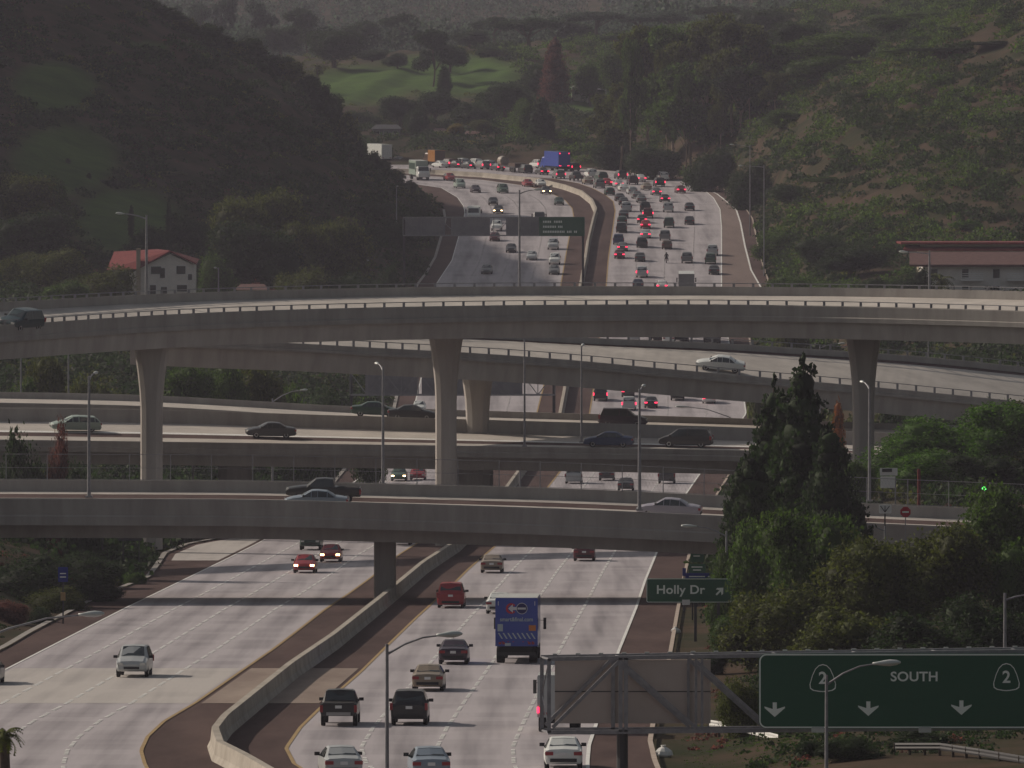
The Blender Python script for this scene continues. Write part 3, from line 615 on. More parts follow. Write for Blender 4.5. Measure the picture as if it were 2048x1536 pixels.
for k, c, x, y, lb, lit in LC: road_car('L', k, c, x, y, lb, lit=bool(lit))
RC = [ # kind colour x y brake label
 ('sedan','white',1127,1541,0,'white sedan at the bottom edge below the blank sign back'),('sedan','silver',688,1560,0,'silver sedan cut by the bottom edge, left of the lamp post'),('sedan','pale blue',863,1562,0,'pale blue sedan cut by the bottom edge, right of the lamp post'),
 ('pickup','black',677,1454,0,'black pickup with chrome bumper next to the median shoulder'),('suv','black',818,1452,0,'black suv just right of the near lamp post'),
 ('sedan','gold',855,1384,0,'gold sedan ahead of the black suv'),('sedan','purple',906,1330,0,'dark purple sedan left of the blue lorry'),('van','red',901,1217,0,'red minivan on the thin bridge shadow near the median'),
 ('sedan','white',997,1229,0,'white car mostly hidden in front of the blue lorry'),('sedan','tan',983,1147,0,'beige sedan ahead of the red minivan under the overpass'),('wagon','maroon',1168,1123,0,'maroon car with grey roof near the outer lanes under the overpass'),
 ('suv','black',1029,1089,0,'dark car with only wheels showing below the overpass, left one'),('suv','black',1107,1089,0,'dark car with only wheels showing below the overpass, right one'),
 ('van','silver',1147,968,0,'silver minivan between the two low overpasses beside the median'),('sedan','dark grey',1213,962,0,'dark car whose bottom shows under the low overpass'),('sedan','dark grey',1251,983,0,'dark car whose roof peeks over the parapet left of the tall lamp'),('suv','dark grey',1333,968,0,'dark car partly hidden under the low overpass near the trees'),
 ('suv','black',1201,803,1,'black suv nearest the median below the connector ramp'),('hatch','dark grey',1256,795,1,'dark hatchback braking right ahead of the white suv'),('suv','silver',1258,822,1,'silver white suv braking below the connector ramp'),
 ('sedan','charcoal',1302,817,1,'charcoal car beside the silver white suv below the ramp'),('sedan','dark grey',1299,778,0,'dark car half hidden under the edge of the connector ramp'),('suv','black',1355,802,1,'black suv braking below the ramp in the middle lanes'),('sedan','white',1418,808,1,'white sedan in the outermost lane below the ramp'),
 ('suv','silver',1267,684,0,'silver car seen between flyover and ramp, nearest the median'),('sedan','black',1313,681,1,'black car braking between the flyover and the ramp'),('sedan','white',1337,687,0,'low white car left of the red lorry'),
 ('sedan','white',1324,581,1,'white sedan braking right above the flyover rail'),('sedan','dark blue',1276,578,0,'dark blue car right above the flyover rail'),('suv','silver',1284,556,1,'silver suv braking behind the dark blue car'),
 ('sedan','charcoal',1428,550,0,'charcoal car alone beside the exit lane above the flyover'),('suv','green',1421,529,0,'green silver car ahead of the charcoal one at the exit lane'),('suv','silver',1425,512,0,'silver suv in tandem ahead of the green silver car'),
 ('suv','grey',1374,527,0,'grey estate alone right of the motorcycle'),('sedan','dark grey',1280,524,0,'dark grey sedan left of the motorcycle'),('sedan','maroon',1239,518,1,'maroon sedan braking in the inner lane last of its line'),('sedan','grey',1245,503,1,'grey sedan braking right ahead of the maroon one'),
 ('wagon','brown',1334,499,0,'brown estate directly ahead of the motorcycle'),('suv','grey',1330,482,0,'grey suv directly ahead of the brown estate'),('van','black',1284,496,0,'black minivan behind the silver car with lit brakes'),('sedan','silver',1291,477,1,'silver sedan braking behind a bright red car'),
 ('sedan','red',1291,458,1,'bright red sedan braking in the second lane'),('sedan','black',1284,447,1,'black sedan braking just ahead of the bright red sedan'),('suv','maroon',1296,437,1,'maroon suv braking second lane above the black sedan'),('suv','charcoal',1291,424,0,'charcoal suv ahead of the maroon suv in the second lane'),
 ('suv','blue',1237,490,0,'blue suv in the inner lane behind the long black van'),('van','black',1243,466,0,'long black van in the inner lane of the jam'),('wagon','dark green',1244,450,0,'dark green estate in the inner lane ahead of the black van'),('sedan','dark grey',1247,437,0,'dark grey car in the inner lane ahead of the dark green estate'),('van','silver',1253,424,0,'silver minivan in the inner lane near the bend'),
 ('suv','dark green',1338,456,0,'dark green car with a glint, alone in the third lane'),('sedan','black',1379,450,0,'nearer of two black cars alone in the fourth lane'),('sedan','black',1380,422,0,'farther of two black cars alone in the fourth lane'),('suv','silver',1337,425,0,'silver boxy car alone in the third lane'),
 ('sedan','charcoal',1331,405,1,'charcoal sedan with both brake lamps lit below the bend'),('sedan','maroon',1363,387,1,'maroon sedan braking alone near the outer edge of the bend'),('sedan','grey',1314,391,1,'grey car braking between maroon sedan and the jam'),('suv','black',1321,374,1,'black suv braking behind a white suv at the bend'),('suv','white',1329,362,0,'white suv farthest out on the bend'),
 ('sedan','grey',1284,406,0,'grey sedan in the second lane, lower of two alike'),('sedan','grey',1275,398,0,'grey sedan in the second lane, upper of two alike'),('wagon','silver',1266,389,0,'silver estate in the second lane behind a purple car'),('suv','purple',1268,370,0,'purple suv in the jam at the bend'),('sedan','tan',1295,381,0,'tan car beside the silver estate at the bend'),('sedan','white',1284,364,1,'white car braking behind nobody at the top of the bend'),
 ('sedan','white',1249,383,0,'white sedan shining in the thick of the jam'),('sedan','silver',1239,375,1,'silver sedan braking above the white shining one'),('suv','dark grey',1246,359,1,'dark grey suv braking, topmost of its lane at the bend'),
 ('sedan','charcoal',1241,403,0,'charcoal car in the inner lane where the bend begins'),('sedan','dark grey',1248,411,0,'dark grey car tucked behind the charcoal one where the bend begins'),('wagon','dark green',1221,391,0,'dark green estate hugging the median on the bend'),('sedan','red',1216,372,1,'dark red car with bright brake lamps hugging the bend'),
 ('suv','grey',1201,377,0,'grey suv left of the dark red braking car'),('van','dark green',1207,362,0,'green van ahead of the dark red braking car'),('suv','white',1186,356,0,'white suv ahead on the far side of the jam bend'),('sedan','tan',1178,369,0,'tan car at the inner edge behind the dark pickup'),('pickup','black',1158,363,0,'black pickup beside the median before the blue bus'),
 ('suv','black',1152,343,1,'black suv braking to the right of the far blue truck'),('suv','grey',1122,358,1,'grey suv braking right below the far blue truck'),('sedan','black',1090,350,1,'black car beside the median left of the grey suv'),('suv','white',1083,337,1,'white suv braking left of the far blue truck'),
 ('van','black',1057,347,0,'black van right of the trailer in the far queue'),('hatch','purple',1002,342,1,'purple hatchback braking left of the trailer'),('suv','silver',984,338,0,'silver suv ahead of the purple hatchback'),('suv','grey',972,339,1,'grey suv braking in the far queue'),('suv','white',958,335,0,'white suv in the far queue behind a black car'),
 ('sedan','black',946,338,1,'black car braking by the median wall, far queue'),('suv','silver',931,334,0,'silver suv high in the far queue'),('sedan','charcoal',921,336,1,'charcoal car braking in the far queue'),('suv','maroon',905,335,1,'maroon suv braking near the orange lorry'),('sedan','white',889,336,0,'white car next to the orange lorry by the median wall'),
 ('sedan','purple',790,325,0,'purple car below the white lorry far left'),('sedan','dark grey',806,327,1,'dark grey car between the white and the green lorries'),
]
for k, c, x, y, br, lb in RC: road_car('R', k, c, x, y, lb, brake=bool(br))

# trucks built from boxes with cab, chassis, wheels
def wheels_at(root, ys, w, r, tw=.28):
    for y in ys:
        for sx in (-1, 1):
            x = sx*(w/2 - tw/2 - .04)
            MB().loft([[(x+a, y+math.cos(2*math.pi*k/14)*q, r+math.sin(2*math.pi*k/14)*q) for k in range(14)] for a, q in ((-tw/2,r*.9),(-tw/2+.03,r),(tw/2-.03,r),(tw/2,r*.9))]).build('wheel', M['black'], root)
def box_lorry(label, name, cat, boxc, cabc, w=2.5, h=3.9, L=9.0, z0=1.05, brake=False, roof='white', extras=None, side=None):
    root = empty(name, label=label, cat=cat)
    hw = w/2
    bm_ = MB(); r_ = .05
    prof = [(-hw,z0),(hw,z0),(hw,h-r_),(hw-r_,h),(-hw+r_,h),(-hw,h-r_)]
    bm_.loft([[(a, y, b) for a, b in prof] for y in (-L/2, L/2-2.4)]).build('cargo_box', paint(boxc), root)
    MB().box(-hw+.02, hw-.02, -L/2+.02, L/2-2.42, h+.001, h+.03).build('roof_panel', paint(roof), root)
    cb = MB(); y0, y1 = L/2-2.25, L/2
    cb.loft([[(-hw*.94,y,z0-.35),(hw*.94,y,z0-.35),(hw*.94,y,zt-.25),(hw*.8,y,zt),(-hw*.8,y,zt),(-hw*.94,y,zt-.25)] for y, zt in ((y0,2.75),(y0+1.3,2.75),(y1-.25,1.75),(y1,1.55))]).build('cab', paint(cabc), root)
    MB().add([(-hw*.8,y0+1.42,2.66),(hw*.8,y0+1.42,2.66),(hw*.84,y1-.34,1.88),(-hw*.84,y1-.34,1.88)], [(0,1,2,3)]).build('windscreen', M['glass'], root)
    MB().box(-hw+.3, hw-.3, -L/2+.1, L/2-.3, .55, z0-.02).build('chassis', M['black'], root)
    MB().box(-hw+.12, hw-.12, -L/2-.06, -L/2+.06, .5, .68).build('bumper', M['trim'], root)
    wheels_at(root, (-L/2+1.5, L/2-1.3), w, .5, .5)
    for sx in (-1, 1):
        for k in (0, 1): MB().box(sx*(hw-.28-.22*k)-.08, sx*(hw-.28-.22*k)+.08, -L/2-.04, -L/2+.02, z0+.12, z0+.25).build('tail_light', M['tail_on'] if brake else M['tail_off'], root)
        MB().box(sx*(hw*.7)-.14, sx*(hw*.7)+.14, L/2-.03, L/2+.03, z0-.2, z0).build('headlight', M['head_off'], root)
        x = sx*(hw+.24); mm = MB().box(x-.09, x+.09, L/2-1.0, L/2-.92, 1.75, 2.45); mm.bar((sx*hw*.9, L/2-.95, 2.3), (x, L/2-.95, 2.3), .025); mm.build('wing_mirror', M['trim'], root)
    return root
def put(root, p, d): root.matrix_world = frame_matrix(p, d, Vector((0,0,1)))
def put_road(root, side, x, y, L):
    p, d = road_pose(x, y, side); p = p + Vector((d.x, d.y, 0))*(L/2 if side == 'R' else -L/2)*abs(d.y); p.z = zr(p.y)+.015; put(root, p, d)
bt = box_lorry('bright blue delivery lorry with a round logo and stripes on its rear door', 'delivery_lorry', 'lorry', 'truck blue', 'white', 2.55, 3.95, 9.6)
put_road(bt, 'R', 1033, 1328, 9.6)
M['logo_red'] = mat('logo_red', (.45,.02,.03), .5); M['logo_navy'] = mat('logo_navy', (.02,.02,.11), .5); M['logo_white'] = mat('logo_white', (.6,.6,.62), .5); M['sticker_orange'] = mat('sticker_orange', (.55,.2,.06), .6); M['stripe_pale'] = mat('stripe_pale', (.4,.47,.5), .5); M['tiny_red'] = mat('marker_red', (.35,.01,.04), .4)
yb = -4.8; f_ = lambda: MB()
def disc(cx, cz, r, y, n=28, a0=0, a1=360, r0=0): 
    mb = MB(); k = n
    for i in range(k):
        t0, t1 = math.radians(a0+(a1-a0)*i/k), math.radians(a0+(a1-a0)*(i+1)/k)
        q = [(cx+math.cos(t)*rr, cz+math.sin(t)*rr) for t, rr in ((t0,r0),(t0,r),(t1,r),(t1,r0))]
        mb.add([(a,y,b) for a,b in q]+[(a,y-.012,b) for a,b in q], [(4,5,6,7),(0,3,2,1),(1,2,6,5)])
    return mb
disc(-.32, 3.32, .32, yb-.002, a0=40, a1=320, r0=.2).build('logo_ring', M['logo_red'], bt)
MB().add([(-.50,yb-.02,3.32),(-.22,yb-.02,3.58),(-.22,yb-.02,3.41),(.02,yb-.02,3.41),(.02,yb-.02,3.23),(-.22,yb-.02,3.23),(-.22,yb-.02,3.06)], [(0,1,2,3,4,5,6)]).build('logo_arrow', M['logo_white'], bt)
disc(.32, 3.32, .32, yb-.002).build('logo_disc', M['logo_navy'], bt)
disc(.32, 3.32, .34, yb-.004, r0=.31, n=32).build('logo_rim', M['logo_white'], bt)
MB().box(.06,.56,yb-.03,yb-.018,3.26,3.38).build('logo_bar', M['logo_white'], bt)
put_text('smart&final.com', .34, M['stripe_pale'], bt, 0, yb-.012, 2.66, .86)
MB().box(-1.14,-.82,yb-.014,yb,1.95,2.38).build('notice_sticker', M['stripe_pale'], bt)
MB().box(.74,1.16,yb-.014,yb,1.98,2.32).build('warning_sticker', M['sticker_orange'], bt)
st = MB()
for k in range(8):
    x0 = -1.12+k*.28; x1 = x0+.22
    st.add([(x0,yb-.014,1.85),(x0+.09,yb-.014,1.85),(x1+.09,yb-.014,1.5),(x1,yb-.014,1.5)], [(0,3,2,1)])
st.build('hazard_stripes', M['stripe_pale'], bt)
for k, (x, w_) in enumerate(((-.9,.12),(-.55,.1),(-.25,.1),(.35,.1),(.65,.1),(.92,.1))): MB().box(x,x+w_,yb-.014,yb,1.3,1.34).build('reflector', M['tiny_red'], bt)
for sx in (-1,1):
    MB().box(sx*1.1-.02,sx*1.1+.02,yb-.012,yb,3.5,3.75).build('reflector', M['logo_white'], bt)
MB().box(-.7,-.35,yb-.014,yb,1.08,1.24).build('number_plate', M['stripe_pale'], bt)
t = box_lorry('white box van standing behind the blank back of the near gantry sign', 'box_van', 'van', 'silver', 'white', 2.15, 2.9, 6.4, .8); put_road(t, 'R', 1117, 1467, 6.4)
MB().box(-1.09,-.98,-3.28,-3.2,1.02,1.32).build('brake_light', M['tail_on'], t)
t = box_lorry('pale grey box lorry with white roof right above the flyover rail', 'box_lorry', 'lorry', 'grey', 'white', 2.5, 3.6, 9, 1.0, roof='white'); put_road(t, 'R', 1373, 594, 9)
t = box_lorry('red lorry between the flyover and the ramp', 'box_lorry', 'lorry', 'red', 'red', 2.5, 3.6, 7, 1.0, roof='red'); put_road(t, 'R', 1361, 686, 7)
t = box_lorry('dark grey lorry right of the red lorry between flyover and ramp', 'box_lorry', 'lorry', 'dark grey', 'dark grey', 2.5, 3.9, 9, 1.0, roof='grey'); put_road(t, 'R', 1425, 690, 9)
t = box_lorry('far blue truck with red lamps standing out of the jam at the bend', 'box_lorry', 'lorry', 'truck blue', 'truck blue', 2.6, 4.0, 10, 1.0, True, roof='blue'); put_road(t, 'R', 1127, 343, 10)
for sx in (-1,1): MB().box(sx*1.0-.1,sx*1.0+.1,-5.08,-5.0,3.6,3.8).build('marker_light', M['tail_on'], t)
t = box_lorry('orange brown lorry in the far queue left of the maroon suv', 'box_lorry', 'lorry', 'orange', 'brown', 2.4, 3.4, 5.5, 1.0, roof='brown'); put_road(t, 'R', 878, 333, 5.5)
MB().box(-1.19,1.19,-2.78,-2.76,1.1,3.3).build('rear_door', paint('brown'), t)
t = box_lorry('tall white lorry far left above the dark hill spur', 'box_lorry', 'lorry', 'white', 'white', 2.5, 4.0, 9, 1.0, roof='white'); put_road(t, 'R', 771, 327, 9)
t = box_lorry('green and white lorry coming round the dark hill spur', 'box_lorry', 'lorry', 'pale green', 'white', 2.5, 3.8, 9, 1.0, roof='white'); put_road(t, 'L', 848, 361, 9)
MB().box(-1.27,1.27,-4.3,1.5,2.1,3.3).build('side_panel', paint('dark green'), t)
t = box_lorry('white box van whose roof shows above the grey sign gantry, left one', 'box_van', 'van', 'white', 'white', 2.3, 2.8, 6, .8); put_road(t, 'L', 947, 447, 6)
t = box_lorry('grey box van whose roof shows above the green gantry sign', 'box_van', 'van', 'grey', 'grey', 2.0, 2.3, 5.5, .7, roof='grey'); put_road(t, 'L', 1078, 456, 5.5)
# flatbed trailer with round tank in the far queue
t = empty('trailer', label='dark flatbed trailer with pale round tank in the far queue', cat='trailer')
MB().box(-1.2,1.2,-5,3.2,.95,1.25).build('bed', paint('charcoal'), t); wheels_at(t, (-4,-2.9,2.4), 2.4, .5, .4)
MB().loft([[(math.cos(2*math.pi*k/16)*r, y, 2.1+math.sin(2*math.pi*k/16)*r) for k in range(16)] for y, r in ((3.3,.5),(3.5,1.0),(5.2,1.0),(5.4,.5))]).build('tank', paint('tan'), t)
MB().box(-1.2,1.2,-4.9,-1.5,1.25,1.9).build('load', paint('brown'), t)
put_road(t, 'R', 1036, 345, 8)

# motorcyclist
mroot = empty('motorcycle', label='motorcycle ridden between the lanes above the flyover', cat='motorcycle')
def wheel2(y): return MB().loft([[(a, y+math.cos(2*math.pi*k/16)*q, .31+math.sin(2*math.pi*k/16)*q) for k in range(16)] for a, q in ((-.07,.27),(-.05,.31),(.05,.31),(.07,.27))])
wheel2(-.72).build('wheel', M['black'], mroot); wheel2(.72).build('wheel', M['black'], mroot)
MB().tube([(0,-.75,.75),(0,-.45,.72),(0,.0,.70),(0,.2,.85),(0,.45,.88),(0,.6,.7)], [.1,.14,.16,.17,.15,.05], 8).build('body', paint('black'), mroot)
MB().bar((-.36,.42,1.02),(.36,.42,1.02),.03,6).build('handlebar', M['steel'], mroot)
MB().bar((0,.45,1.0),(0,.72,.31),.06,6).build('fork', M['steel'], mroot)
MB().box(-.08,.08,-.92,-.86,.62,.72).build('tail_light', M['tail_off'], mroot)
p, d = road_pose(1333, 526, 'R'); put(mroot, p, d)
def person(loc, fwd, label, pts, edges, rad, clothes):
    me = bpy.data.meshes.new('person'); me.from_pydata(pts, edges, []); o = bpy.data.objects.new('person', me); COL.objects.link(o)
    md = o.modifiers.new('skin', 'SKIN'); sv = me.skin_vertices[0].data if me.skin_vertices else None
    if sv is None:
        bpy.context.view_layer.update(); me.skin_vertices.update() if hasattr(me.skin_vertices,'update') else None
    if not me.skin_vertices:
        import bmesh
        b = bmesh.new(); b.from_mesh(me); b.verts.layers.skin.verify(); b.to_mesh(me); b.free()
    for i, r in enumerate(rad): me.skin_vertices[0].data[i].radius = (r, r)
    me.skin_vertices[0].data[0].use_root = True
    s = o.modifiers.new('sub', 'SUBSURF'); s.levels = 1; s.render_levels = 1
    me.materials.append(clothes); o.matrix_world = frame_matrix(loc, fwd, Vector((0,0,1))); return tag(o, label, 'person')
pts = [(0,-.15,.9),(0,-.1,1.15),(0,.02,1.4),(0,.06,1.52),(0,.08,1.68),(0,.1,1.8), (-.2,0,1.4),(-.32,.18,1.2),(-.33,.4,1.06), (.2,0,1.4),(.32,.18,1.2),(.33,.4,1.06), (-.15,-.12,.86),(-.24,.25,.72),(-.24,.12,.32),(-.24,.28,.28), (.15,-.12,.86),(.24,.25,.72),(.24,.12,.32),(.24,.28,.28)]
edges = [(0,1),(1,2),(2,3),(3,4),(4,5),(2,6),(6,7),(7,8),(2,9),(9,10),(10,11),(0,12),(12,13),(13,14),(14,15),(0,16),(16,17),(17,18),(18,19)]
rad = [.17,.17,.19,.08,.13,.10,.09,.065,.045,.09,.065,.045,.11,.09,.065,.05,.11,.09,.065,.05]
person(p, d, 'motorcycle rider in dark jacket and helmet seen from behind', pts, edges, rad, mat('dark_leather', (.02,.018,.02), .5))

# cars on the bridges
def bridge_car(at, x, t, kind, colour, label, left=True, near=True, lit=False, brake=False, yaw=0, lift=0.0):
    p, dr, up = at(x, t); up = up.normalized()
    fwd = -dr if left else dr
    fwd = Matrix.Rotation(yaw, 3, 'Z') @ fwd
    p = p + up*(.01+lift)
    return vehicle(kind, colour, p, fwd, up, label, near=near, lit=lit, brake=brake, group='cars crossing on the bridges')
bridge_car(fl_at, 40, .12, 'suv', 'teal', 'dark teal suv on the high flyover at the left edge')
bridge_car(b1_at, 646, .52, 'pickup', 'black', 'black pickup crossing the nearest overpass')
bridge_car(b1_at, 632, .13, 'sedan', 'pale blue', 'pale sedan crossing in front of the black pickup, low behind the parapet')
bridge_car(b1_at, 1338, .33, 'sedan', 'lilac', 'lilac silver sedan on the nearest overpass by the tall lamp post')
bridge_car(b2_at, 541, .42, 'sedan', 'dark grey', 'dark grey sedan on the low overpass between the tall columns')
bridge_car(b2_at, 150, .55, 'wagon', 'pale green', 'pale silver green car on the low overpass at the far left by a lamp')
bridge_car(b2_at, 1217, .25, 'sedan', 'blue', 'steel blue sedan on the low overpass right of the middle lamps')
bridge_car(b2_at, 1372, .35, 'van', 'black', 'black minivan on the low overpass close to the big conifer')
bridge_car(b3_at, 824, .5, 'sedan', 'black', 'black sedan on the rear overpass just left of the middle column', left=False)
bridge_car(b3_at, 750, .7, 'sedan', 'dark green', 'dark green car on the rear overpass left of the black sedan', left=False)
bridge_car(b3_at, 1245, .4, 'suv', 'purple', 'purple grey car on the rear overpass above the steel blue sedan', left=False)
bridge_car(rc_at, 1440, .22, 'sedan', 'white', 'white sedan alone on the connector ramp', yaw=-.35)

# ---------------------------------------------------------------- street lamps
def lamp(base, h, adir, alen, rise, label, group, pr=.09, head=.75, double=False, hd=None):
    root = empty('street_lamp', base, label, 'street lamp', group)
    MB().tube([(0,0,0),(0,0,h*.5),(0,0,h)], [pr*1.25,pr,pr*.72], 8).build('pole', M['steel'], root)
    MB().box(-pr*2.4,pr*2.4,-pr*2.4,pr*2.4,0,.12).build('base_plate', M['steel'], root)
    for sg in ((1,-1) if double else (1,)):
        a = Vector((adir[0], adir[1], 0)).normalized()*sg
        pts = [a*0 + Vector((0,0,h-.35)), a*alen*.35 + Vector((0,0,h-.35+rise*.55)), a*alen*.7 + Vector((0,0,h-.35+rise*.9)), a*alen + Vector((0,0,h-.35+rise))]
        MB().tube(pts, [pr*.6,pr*.5,pr*.42,pr*.38], 6).build('arm', M['steel'], root)
        e = pts[-1]; w = a.cross(Vector((0,0,1)))
        rg = []
        for q, hw, hz_ in ((-.05,.05,.05),(.12,.08,.06),(.35,.15,.10),(.6,.165,.12),(.85,.12,.09),(1.0,.04,.03)):
            c = e + a*q*head + Vector((0,0,.02+.04*q))
            rg.append([c + w*math.cos(2*math.pi*k/8)*hw + Vector((0,0,math.sin(2*math.pi*k/8)*hz_)) for k in range(8)])
        MB().loft(rg).build('lamp_head', M['lamp_head'], root, smooth=True)
    return root
def lamp_px(xp, Y, yt, yb, adir, alen, rise, label, group='freeway street lamps', **k):
    b = P(xp, yb, Y) if yb is not None else Vector((X_(xp, Y), Y, tz(X_(xp, Y), Y)))
    top = H - (yt-YH)*Y/F
    return lamp(b, top-b.z, adir, alen, rise, label, group, **k)
NG = 'near street lamps'
lamp_px(774, 290, 1288, None, (1,.15), 1.75, .62, 'tall grey street lamp standing over the near freeway, arm to the right', NG, pr=.075, head=.85)
lamp_px(1653, 300, 1350, None, (1,.12), 1.7, .72, 'tall grey street lamp rising in front of the green overhead sign', NG, pr=.07, head=.95)
lamp_px(-60, 310, 1270, None, (1,.1), 4.0, 1.05, 'pale street lamp reaching in from the left edge over the shoulder', NG, pr=.08, head=.9)
BG = 'lamps on the bridges'
lamp_px(178, 615.5, 752, 995, (.25,1), 1.3, .5, 'lamp post on the nearest overpass left of the first tall column', BG, pr=.11)
lamp_px(1279, 615.5, 778, 1021, (.2,1), 1.3, .5, 'lamp post on the nearest overpass beside the lilac sedan', BG, pr=.11)
lamp_px(766, 632, 733, 969, (-.3,1), 1.3, .5, 'lamp post left of the middle tall column', BG, pr=.1)
lamp_px(1739, 629, 770, 1003, (-.3,1), 1.3, .5, 'lamp post in front of the right tall column', BG, pr=.1)
lamp_px(1049, 786, 672, 893, (.1,1), 1.0, .4, 'lamp post on the low overpass right of the middle column', BG)
lamp_px(1163, 787, 692, 885, (.1,1), 1.0, .4, 'lamp post on the low overpass by the steel blue sedan', BG)
lamp_px(293, 748, 430, 606, (-1,.1), 2.0, .45, 'lamp post on the flyover in front of the red roofed house', BG, pr=.12)
lamp_px(1039, 766, 380, 588, (1,.2), 1.3, .35, 'lamp post on the flyover over the oncoming lanes', BG, pr=.1)
lamp_px(1859, 756, 500, 596, (-1,.2), 2.0, .15, 'lamp post on the flyover in front of the apartment block', BG, pr=.1)
FG = 'distant freeway lamps'
for x, Y, yt, yb, d, al, rs, lb in ((793,1420,372,None,(.1,-1),1.5,.3,'distant lamp post at the foot of the dark hill by the left gantry end'),(1500,1480,290,None,(-1,.1),2.8,.4,'distant lamp post on the right verge at the top of the bend'),
    (1528,1380,330,None,(-1,.1),3.4,.2,'distant lamp post on the right verge nearer than its twin'),(640,1330,545,None,(1,-.1),7,2.2,'lamp with long arm over the dark trees left of the gantry'),(1212,1790,178,None,(-1,0),1.0,.3,'faraway pale lamp among the eucalyptus trees'),
    (1040,900,845,None,(1,0),1,.2,'short lamp below the ramp, hidden by the low overpass'),(437,1180,535,None,(-.4,-1),.7,.3,'small post lamp beside the white house'),
    (1840,1480,262,None,(1,0),4.6,.15,'distant lamp with long level arm on the right hillside'),(42,860,640,None,(1,.3),1.4,.3,'lamp post at far left behind the low overpass'),
    (137,870,660,None,(1,.3),1.4,.3,'second lamp post from the left edge behind the low overpass'),(1857,900,668,None,(-1,.3),1.6,.3,'lamp post beyond the ramp right of the right column'),
    (545,880,797,None,(1,0),2.9,1.2,'low lamp with curved arm left of the ramp trees'),(1640,1000,690,None,(1,0),2.2,.5,'lamp with curved arm between flyover and ramp'),(386,812,850,None,(1,0),1.2,.3,'short lamp post on the low overpass behind the fence')):
    lamp_px(x, Y, yt, yb, d, al, rs, lb, FG, pr=.1)
RG = 'lamps among the right hand trees'
lamp_px(1592, 585, 1036, None, (-1,-.05), 2.2, .55, 'lamp with curved arm in front of the tall conifer', RG, head=1.0)
lamp_px(1770, 590, 1052, None, (-1,-.05), 2.6, .75, 'lamp with curved arm below the red road sign', RG, head=.95)
lamp_px(1453, 560, 1062, None, (-1,-.05), 2.0, .65, 'lamp with arm standing behind the Holly Dr sign', RG, head=1.0)
lamp_px(2010, 420, 1186, None, (1,0), 1.5, .3, 'grey lamp post at the right edge above the green overhead sign', RG)
lamp_px(1500, 830, 850, None, (-1,0), 6.0, 2.1, 'lamp with very long double arm in front of the exit side lanes', RG, head=1.3)

# ---------------------------------------------------------------- near sign gantry
Yg = 333.0; sg_ = Yg / F
gr = empty('sign_gantry', P(1245, 1745, Yg), 'grey steel sign gantry with green overhead route sign and a blank sign back', 'gantry'); GR = gr.location.copy(); GR.z = tz(GR.x, Yg); gr.location = GR
def gp(x, y, dy=0.0): return Vector(((x-CX)*sg_, Yg+dy, H-(y-YH)*sg_)) - GR
def gbar(mb, a, b, w, dy=0.0):       # square steel member
    return mb.bar(gp(*a, dy), gp(*b, dy), w*.72, 4)
XE = 2420
for nm, dy in (('front_truss', 0.0), ('rear_truss', 1.3)):
    mb = MB(); o_ = 0 if dy == 0 else -14
    gbar(mb, (1096+o_,1318), (XE,1296), .15, dy); gbar(mb, (1096+o_,1465), (XE,1452), .15, dy)
    for x in (1098,1241,1252,1392,1404,1560,1720,1880,2040,2200,2360):
        if dy and x in (1252,1404): continue
        gbar(mb, (x+o_,1318-(x-1096)*.0165), (x+o_,1465-(x-1096)*.0098), .15 if x < 1300 else .10, dy)
    xs_ = [1105,1241,1392,1540,1700,1860,2020,2180,2340]
    for i in range(len(xs_)-1):
        a_ = (xs_[i]+o_, 1455) if i == 0 else (xs_[i]+o_, 1322); b_ = (xs_[i+1]+o_, 1320) if i == 0 else (xs_[i+1]+o_, 1456)
        gbar(mb, a_, b_, .13, dy)
    mb.build(nm, M['steel'], gr)
mb = MB()
for x in (1098,1245,1396,1560,1720,1880,2040,2200): 
    for y in (1318-(x-1096)*.0165, 1465-(x-1096)*.0098): mb.bar(gp(x,y,0), gp(x-14,y,1.3), .05, 4)
mb.bar(gp(1098,1322,0), gp(1084,1392,1.3), .035, 4); mb.bar(gp(1084,1392,1.3), gp(1098,1460,0), .035, 4)
mb.build('cross_brace', M['steel'], gr)
mb = MB()
for k in range(28):
    x = 1110+k*46; c = gp(x, 1309-(x-1096)*.0165); mb.box(c.x-.09,c.x+.09,c.y-.05,c.y+.05,c.z-.02,c.z+.035)
mb.build('bolt', M['lamp_head'], gr)
c0 = gp(1110,1324,1.5); c1 = gp(1423,1452,1.5)
MB().box(c0.x, c1.x, 1.45, 1.52, c1.z, c0.z).build('blank_sign_panel', M['sign_back'], gr)
mb = MB()
for k in range(1, 2): mb.box(c0.x, c1.x, 1.435, 1.45, c0.z+(c1.z-c0.z)*.5-.02, c0.z+(c1.z-c0.z)*.5+.02)
mb.build('panel_seam', M['steel_dk'], gr)
for x in (1245, 2395):
    t_ = gp(x, 1470, .65); zb_ = tz(t_.x+GR.x, Yg) - GR.z
    MB().tube([(t_.x,.65,zb_-.3),(t_.x,.65,t_.z+.1)], [.24,.22], 10).build('support_post', M['steel_dk'], gr)
def rounded(x0, x1, z0, z1, r, y, n=8):
    pts = []
    for cx_, cz_, a0 in ((x1-r,z1-r,0),(x0+r,z1-r,90),(x0+r,z0+r,180),(x1-r,z0+r,270)):
        for k in range(n+1):
            t = math.radians(a0+90*k/n); pts.append((cx_+math.cos(t)*r, y, cz_+math.sin(t)*r))
    return pts
def plate(mb, pts, th):
    n = len(pts); return mb.add(pts+[(a,b+th,c) for a,b,c in pts], [tuple(range(n)), tuple(range(2*n-1,n-1,-1))]+[(k,(k+1)%n,n+(k+1)%n,n+k) for k in range(n)])
